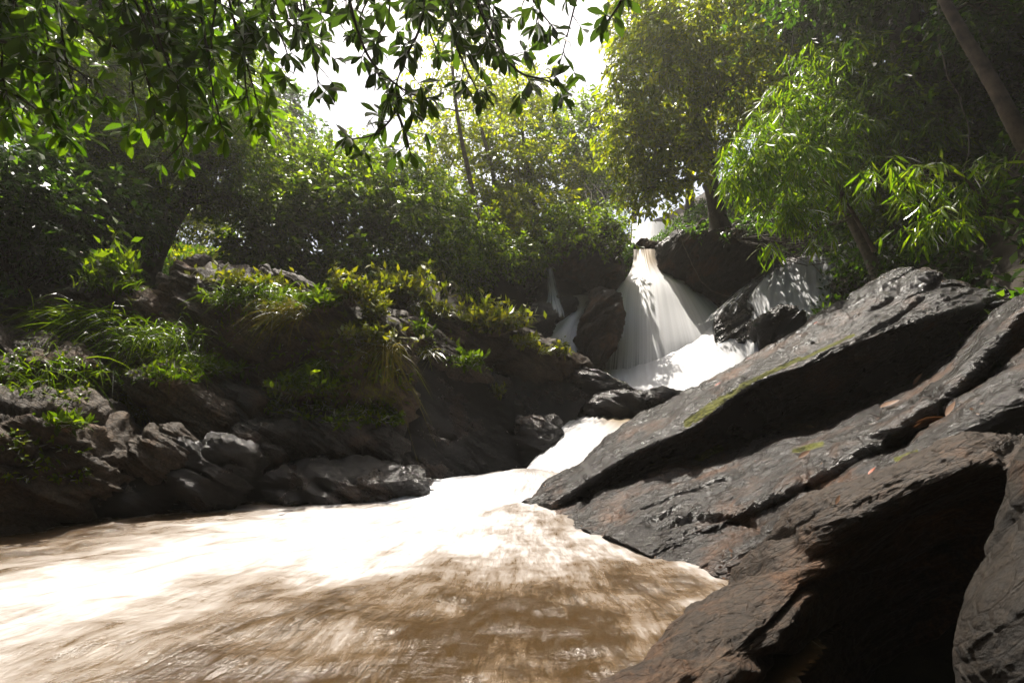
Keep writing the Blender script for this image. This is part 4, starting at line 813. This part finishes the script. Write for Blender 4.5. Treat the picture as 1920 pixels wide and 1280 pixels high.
# lianas and bare stems on the right
for lab, pts, r in (('liana looping down in front of the right hand veil', [(1500, 300, 13), (1505, 440, 13), (1520, 490, 13), (1560, 530, 13), (1590, 525, 13), (1600, 480, 13), (1585, 430, 13)], .012),
                    ('long thin liana trailing from the ledge to the main fall', [(1270, 430, 16.4), (1290, 480, 16.3), (1310, 520, 16.1), (1335, 545, 16), (1372, 556, 15.6)], .014),
                    ('pale vine hanging between the big tree and the bamboo', [(1485, -20, 12), (1490, 60, 12), (1478, 120, 12), (1486, 160, 12), (1482, 230, 12)], .022),
                    ('vine dangling along the left of the leaning trunk', [(1760, -20, 8.2), (1765, 90, 8.2), (1775, 140, 8.2), (1800, 190, 8.2), (1815, 260, 8.2), (1805, 330, 8.2)], .016),
                    ('bare crooked stem beside the right edge', [(1900, 540, 7.8), (1880, 420, 7.8), (1860, 340, 7.8), (1845, 300, 7.8)], .018),
                    ('broken pale stick poking out of the dark leaves at right', [(1785, 350, 8.0), (1830, 342, 8.0), (1868, 322, 8.0)], .02)):
    g = Geo(); cp = catmull(np.array([P(*q) for q in pts]), 40); cp = cp + .05 * np.stack([fbm(cp * 2 + q, 3) for q in (3, 11, 23)], 1); g.tube(cp, np.linspace(r, r * .6, 40), 7)
    tag(g.link('liana' if 'stick' not in lab and 'stem' not in lab else 'bare_stem', M_BARKP, None, cp[0], True), lab, 'liana' if 'stick' not in lab and 'stem' not in lab else 'stem')

# ------------------------------------------------------------------ small plants on the rocks
def tuft(label, px, py, n, Lp, mat, spread=.5, droop=.8, wid=.012, cat='grass tuft', name='grass_tuft', lean=(0, 0, 0), area=.12, group=None):
    c, nn = hit(px, py); g = Geo(); L = .72 * Lp * np.linalg.norm(c - CAM) / FPX; wid *= .8; n = int(n * 1.3)
    pos = c + np.clip(RNG.normal(size=(n, 3)), -1.5, 1.5) * area * .85 * np.array([1, 1, .35]) - np.array([0, 0, .02])
    d = np.array([0, 0, 1.0]) * .6 + nn * .6 + RNG.normal(size=(n, 3)) * spread + np.array(lean); d = nrm(d); sz = L * RNG.uniform(.55, 1.2, n)
    seg = 5; t = np.linspace(0, 1, seg)
    sd = nrm(np.cross(d, RNG.normal(size=(n, 3)))); wv = wid * np.array([.8, 1, .85, .55, .06])
    dr = RNG.uniform(.5, 1.3, n) * droop
    cl = pos[:, None] + d[:, None] * (sz[:, None] * t)[..., None] + np.array([0, 0, -1.0]) * ((sz * dr)[:, None] * t ** 2.2)[..., None] + nrm(d * [1, 1, 0.01])[:, None] * ((sz * dr * .4)[:, None] * t ** 2)[..., None]
    v = np.stack([cl - sd[:, None] * wv[None, :, None], cl + sd[:, None] * wv[None, :, None]], 2)
    b = np.arange(n)[:, None, None] * seg * 2 + np.arange(seg - 1)[None, :, None] * 2
    f = (b + np.array([0, 1, 3, 2])[None, None]).reshape(-1, 4)
    g.add(v.reshape(-1, 3), f, np.repeat(RNG.random(n), seg * 2))
    return tag(g.link(name, mat, None, c), label, cat, group)
for a in [('long dark grass spilling over the shaded mound, its blades bending right', 300, 640, 420, 95, M_GRASS, .5, 1.0, .010, .45), ('dim grass on the left half of the shaded mound', 190, 600, 320, 75, M_GRASS, .5, .9, .010, .45),
          ('drooping dark grass at the far left above the big boulder', 90, 690, 180, 62, M_GRASS, .5, 1.0, .010, .40),
          ('brownish dry grass hanging beside the narrow pale ridge', 262, 770, 240, 85, M_STRAW, .5, 1.2, .008, .20), ('dry straw coloured tuft left of the narrow pale ridge', 225, 745, 140, 70, M_STRAW, .6, 1.0, .008, .18),
          ('thick grass crest on the large outcrop, catching the sun', 500, 560, 420, 75, M_GRASS, .55, 1.0, .011, .38), ('sunlit hanging grass on the right flank of the large outcrop', 545, 590, 320, 75, M_STRAW, .5, 1.1, .009, .25),
          ('small grass tuft at the top left of the large outcrop', 430, 560, 160, 50, M_GRASS, .5, .8, .010, .25), ('bright hanging tuft on the mossy shoulder, left side', 605, 690, 110, 70, M_GRASS, .5, 1.1, .012, .10),
          ('pale drooping grass hanging from the mossy shoulder, right side', 725, 650, 150, 95, M_STRAW, .45, 1.3, .010, .14), ('fresh grass at the foot of the yellow bush', 810, 585, 220, 40, M_HERB, .6, .7, .012, .30),
          ('small tuft growing in a crack below the low ridge', 800, 655, 80, 34, M_HERB, .6, .7, .012, .12), ('green tuft right of the low ridge near its foot', 865, 675, 110, 38, M_GRASS, .6, .8, .012, .2),
          ('tiny tuft on the low mossy rock beside the falls', 1020, 655, 60, 26, M_HERB, .6, .6, .012, .14), ('grass clump in the dip between mound and outcrop', 350, 680, 160, 60, M_GRASS, .5, .9, .010, .25), ('grass tips sticking up behind the mound', 205, 545, 160, 60, M_GRASS, .4, .5, .010, .25)]:
    tuft(a[0], a[1], a[2], a[3], a[4], a[5], a[6], a[7], a[8], area=a[9])
def herb(label, px, py, wpx, hpx, n, mat, Lp=16, name='shrub', cat='bush', ratio=.42, up=.8):
    c, nn = hit(px, py); s = np.linalg.norm(c - CAM) / FPX; root = empty(name, label, cat, c); St = Geo(); G = Geo()
    for q in range(n):
        e = c + np.array([RNG.normal() * wpx * .32, RNG.normal() * wpx * .3, abs(RNG.normal()) * hpx * .35 + hpx * .45]) * s
        a = c + (e - c) * np.array([.12, .12, 0]); st = wiggle(a, e, 6, .12); St.tube(st, np.linspace(.006, .002, 6), 4)
        k = 11; t = RNG.uniform(.3, 1, k); pos = np.stack([np.interp(t, np.linspace(0, 1, 6), st[:, j]) for j in range(3)], 1)
        d = RNG.normal(size=(k, 3)) + np.array([0, 0, up]); L = Lp * s * RNG.uniform(.6, 1.3, k)
        G.leaves(pos, d, np.array([0, 0, 1.]) + RNG.normal(size=(k, 3)) * .5, L, L * ratio, 'quad')
    St.link('stems', M_BARKB, root); G.link('foliage', mat, root); return root
herb('bright yellow bush glowing in the sun on the ridge top', 755, 575, 110, 62, 150, M_HERB)
herb('wide yellow green bush on the rock beside the left fall', 925, 630, 120, 56, 150, M_HERB)
herb('loose leafy sapling left of the bright yellow bush', 655, 580, 64, 62, 60, M_HERB, 14)
herb('small sunlit plant halfway down the front ridge', 700, 610, 50, 66, 46, M_HERB, 15)
herb('low herb cluster trailing right of the bright yellow bush', 820, 590, 60, 28, 40, M_HERB, 13)
herb('tiny plant with thin stems at the right end of the low rock', 1060, 668, 34, 34, 16, M_HERB, 13)
herb('slim weed standing in front of the gnarled trunk', 205, 555, 60, 80, 40, M_LMID, 16)
herb('leafy herb on the dark slope under the wide bush', 885, 690, 60, 30, 36, M_GRASS, 15)
herb('small herb in the crack of the front ridge', 795, 640, 36, 40, 26, M_GRASS, 14)
herb('seedling on the bare slope below the front ridge', 935, 740, 26, 22, 8, M_HERB, 14)
herb('broad leaved seedling group at the foot of the large outcrop', 430, 705, 90, 20, 14, M_GRASS, 18)
herb('weeds on the big left boulder top', 130, 810, 60, 26, 30, M_GRASS, 14)

for a in [('feathery fern fronds on the mossy shoulder under the small sunlit plant', 690, 655, 90, 40, 70, M_HERB, 15), ('young leafy plants on the crest of the large outcrop', 470, 545, 110, 32, 70, M_HERB, 14), ('weed cluster in the saddle left of the loose sapling', 600, 590, 70, 40, 46, M_GRASS, 15),
          ('dark leafy tangle at the foot of the mossy shoulder', 570, 745, 130, 40, 80, M_LMID, 17),
          ('low weeds on the long low rock beside the wide bush', 985, 655, 70, 20, 36, M_HERB, 12), ('fringe of herbs above the narrow pale ridge', 330, 715, 100, 26, 36, M_GRASS, 11)]:
    herb(*a)
def cover(name, polys, n, L, mat, ratio=.4, minz=-.15, kind='quad'):
    g = Geo()
    for poly in polys:
        k = np.where(inpoly(AX_, AY_, poly) & (AN[:, 2] > minz) & (AD < 13.5))[0]
        if not len(k): continue
        k = k[(fbm(AV[k] * 2.2, 3) + RNG.normal(size=len(k)) * .25) > -.05]; k = RNG.choice(k, n)
        d = AN[k] * .6 + RNG.normal(size=(n, 3)) * .6 + np.array([0, 0, -.35])
        Lr = L * RNG.uniform(.5, 1.3, n)
        g.leaves(AV[k] - AN[k] * .01 + RNG.normal(size=(n, 3)) * .012, d, AN[k] + np.array([0, 0, .5]) + RNG.normal(size=(n, 3)) * .35, Lr, Lr * ratio, kind, .2)
    return tag(g.link(name, mat, None, (0, 0, 0)), kind='stuff')
cover('moss_and_ferns', [[(520, 640), (690, 620), (770, 700), (750, 790), (640, 800), (500, 770)]], 14000, .12, M_MOSSL, minz=-.6)
cover('moss_and_ferns', [[(330, 570), (480, 540), (560, 600), (520, 700), (400, 690)], [(60, 600), (350, 570), (360, 700), (150, 740), (0, 720)], [(0, 680), (180, 690), (160, 760), (0, 740)], [(740, 590), (880, 620), (940, 700), (880, 700), (780, 650)], [(0, 800), (150, 830), (180, 900), (20, 900)]], 2600, .08, M_MOSSL)
cover('meadow_plants', [[(290, 440), (440, 430), (440, 530), (320, 530)]], 10, .1, M_LYEL)
kk = 9000; mx_, my_ = RNG.uniform(-14, -7.5, kk), RNG.uniform(14.5, 24, kk); mz_ = ground(mx_, my_); g = Geo()
for q in range(5):
    g.leaves(np.stack([mx_, my_, mz_ + RNG.random(kk) * .28], 1), RNG.normal(size=(kk, 3)) + np.array([0, 0, .6]), np.array([0, 0, 1.]) + RNG.normal(size=(kk, 3)) * .5, .16, .07)
tag(g.link('meadow', M_LYEL, None, (0, 0, 0)), kind='stuff')
# low plants and litter over the rest of the banks
kk = 34000; lx, ly = RNG.uniform(-15, 15, kk), RNG.uniform(2, 26, kk); lz = ground(lx, ly)
keep = ~((lx > -3) & (lx < np.where(ly < 9, 5.2, 7.0)) & (ly < 18.2)) & ((lx > -3) | (ly > 9)) & (lz > 1.2); lx, ly, lz = lx[keep], ly[keep], lz[keep]; g = Geo()
for q in range(4):
    g.leaves(np.stack([lx, ly, lz + RNG.random(len(lx)) * .35], 1), RNG.normal(size=(len(lx), 3)) + np.array([0, 0, .3]), np.array([0, 0, 1.]) + RNG.normal(size=(len(lx), 3)) * .6, RNG.uniform(.1, .26, len(lx)), .08)
tag(g.link('undergrowth', M_LDARK, None, (0, 0, 0)), kind='stuff')

# fallen leaves lying on the slab
M_DEAD = leaf_mat('dead_leaf', [(.09, .045, .025), (.15, .08, .045), (.24, .15, .10)], (1.2, 1.0, .7), .2, .4, .25)
M_RED = leaf_mat('red_leaf', [(.25, .04, .015), (.35, .07, .02)], (1.2, 1.0, .7), .2, .4, .25)
for lab, px, py, Lp, a, mt in (('curled brown leaf standing in the shade under the slab overhang', 1722, 712, 36, 1.2, M_DEAD), ('twisted brown leaf lying in the shaded middle of the slab', 1668, 760, 52, -.3, M_DEAD),
        ('long pale pink leaf on the ledge near the right edge', 1738, 785, 56, .7, M_DEAD), ('second pale leaf crossing the long pink one', 1722, 795, 44, .5, M_DEAD), ('thin straw leaf to the right of the two pale ones', 1785, 768, 44, .5, M_DEAD),
        ('salmon coloured leaf beside a patch of moss on the slab', 1508, 852, 34, .1, M_DEAD), ('pinkish leaf on the lower ledge of the slab', 1638, 886, 28, .1, M_RED), ('upright leaf stuck behind the big brown boulder', 1574, 938, 26, 1.3, M_DEAD),
        ('tiny red leaf on the upper edge of the slab', 1527, 606, 12, .3, M_RED), ('small orange leaf on the upper edge of the slab', 1402, 590 + 82, 14, .1, M_RED), ('orange leaf next to the moss strip on the slab edge', 1344, 720, 18, .3, M_RED),
        ('small brown leaf in the shadow near the slab middle', 1516, 800, 22, -.5, M_DEAD)):
    c, n = hit(px, py, 4); g = Geo(); L = .8 * Lp * ((c - CAM) @ FWD) / FPX
    d = np.array([math.cos(a), 0, math.sin(a)]); d = nrm(d - n * (d @ n) * .85); m_ = nrm(n + np.array([0, -.35, .1]))
    g.leaves((c + n * .025 - d * L * .5)[None], d[None], m_[None], L, L * .36, 'lance', -.12)
    tag(g.link('fallen_leaf', mt, None, c), lab, 'leaf')
sp_, sf_, sn_ = ROCKS[0]; k = np.where((sn_[:, 2] > .45) & (fbm(sp_ * 1.5 + 3, 3) > .05))[0]; k = RNG.choice(k, 260); g = Geo()
Lr = RNG.uniform(.012, .045, 260)
g.leaves(sp_[k] + sn_[k] * .012, np.cross(sn_[k], RNG.normal(size=(260, 3))), sn_[k] + RNG.normal(size=(260, 3)) * .25, Lr, Lr * RNG.uniform(.15, .5, 260), 'oval', -.1)
tag(g.link('leaf_litter', M_DEAD, None, (0, 0, 0)), kind='stuff')
print('tris', sum(len(o.data.loops) for o in C.objects if o.type == 'MESH'), 'size', len(C.objects))

# ------------------------------------------------------------------ damp air of the ravine, also put in for veiling sun glare
m, nt, N, L, out = newmat('haze_air')
pv = N('ShaderNodeVolumePrincipled'); pv.inputs['Density'].default_value = .0013; pv.inputs['Color'].default_value = (1.0, .96, .88, 1); pv.inputs['Anisotropy'].default_value = .5
L(pv.outputs[0], out.inputs['Volume'])
hz0, hz1 = np.array([-66., -66, -4]), np.array([66., 96, 50])
hv = np.array([[(hz0, hz1)[a][0], (hz0, hz1)[b][1], (hz0, hz1)[c][2]] for a in (0, 1) for b in (0, 1) for c in (0, 1)])
tag(link('haze', hv, np.array([[0, 1, 3, 2], [4, 6, 7, 5], [0, 4, 5, 1], [2, 3, 7, 6], [0, 2, 6, 4], [1, 5, 7, 3]]), m, None, (0, 0, 0)), kind='stuff')
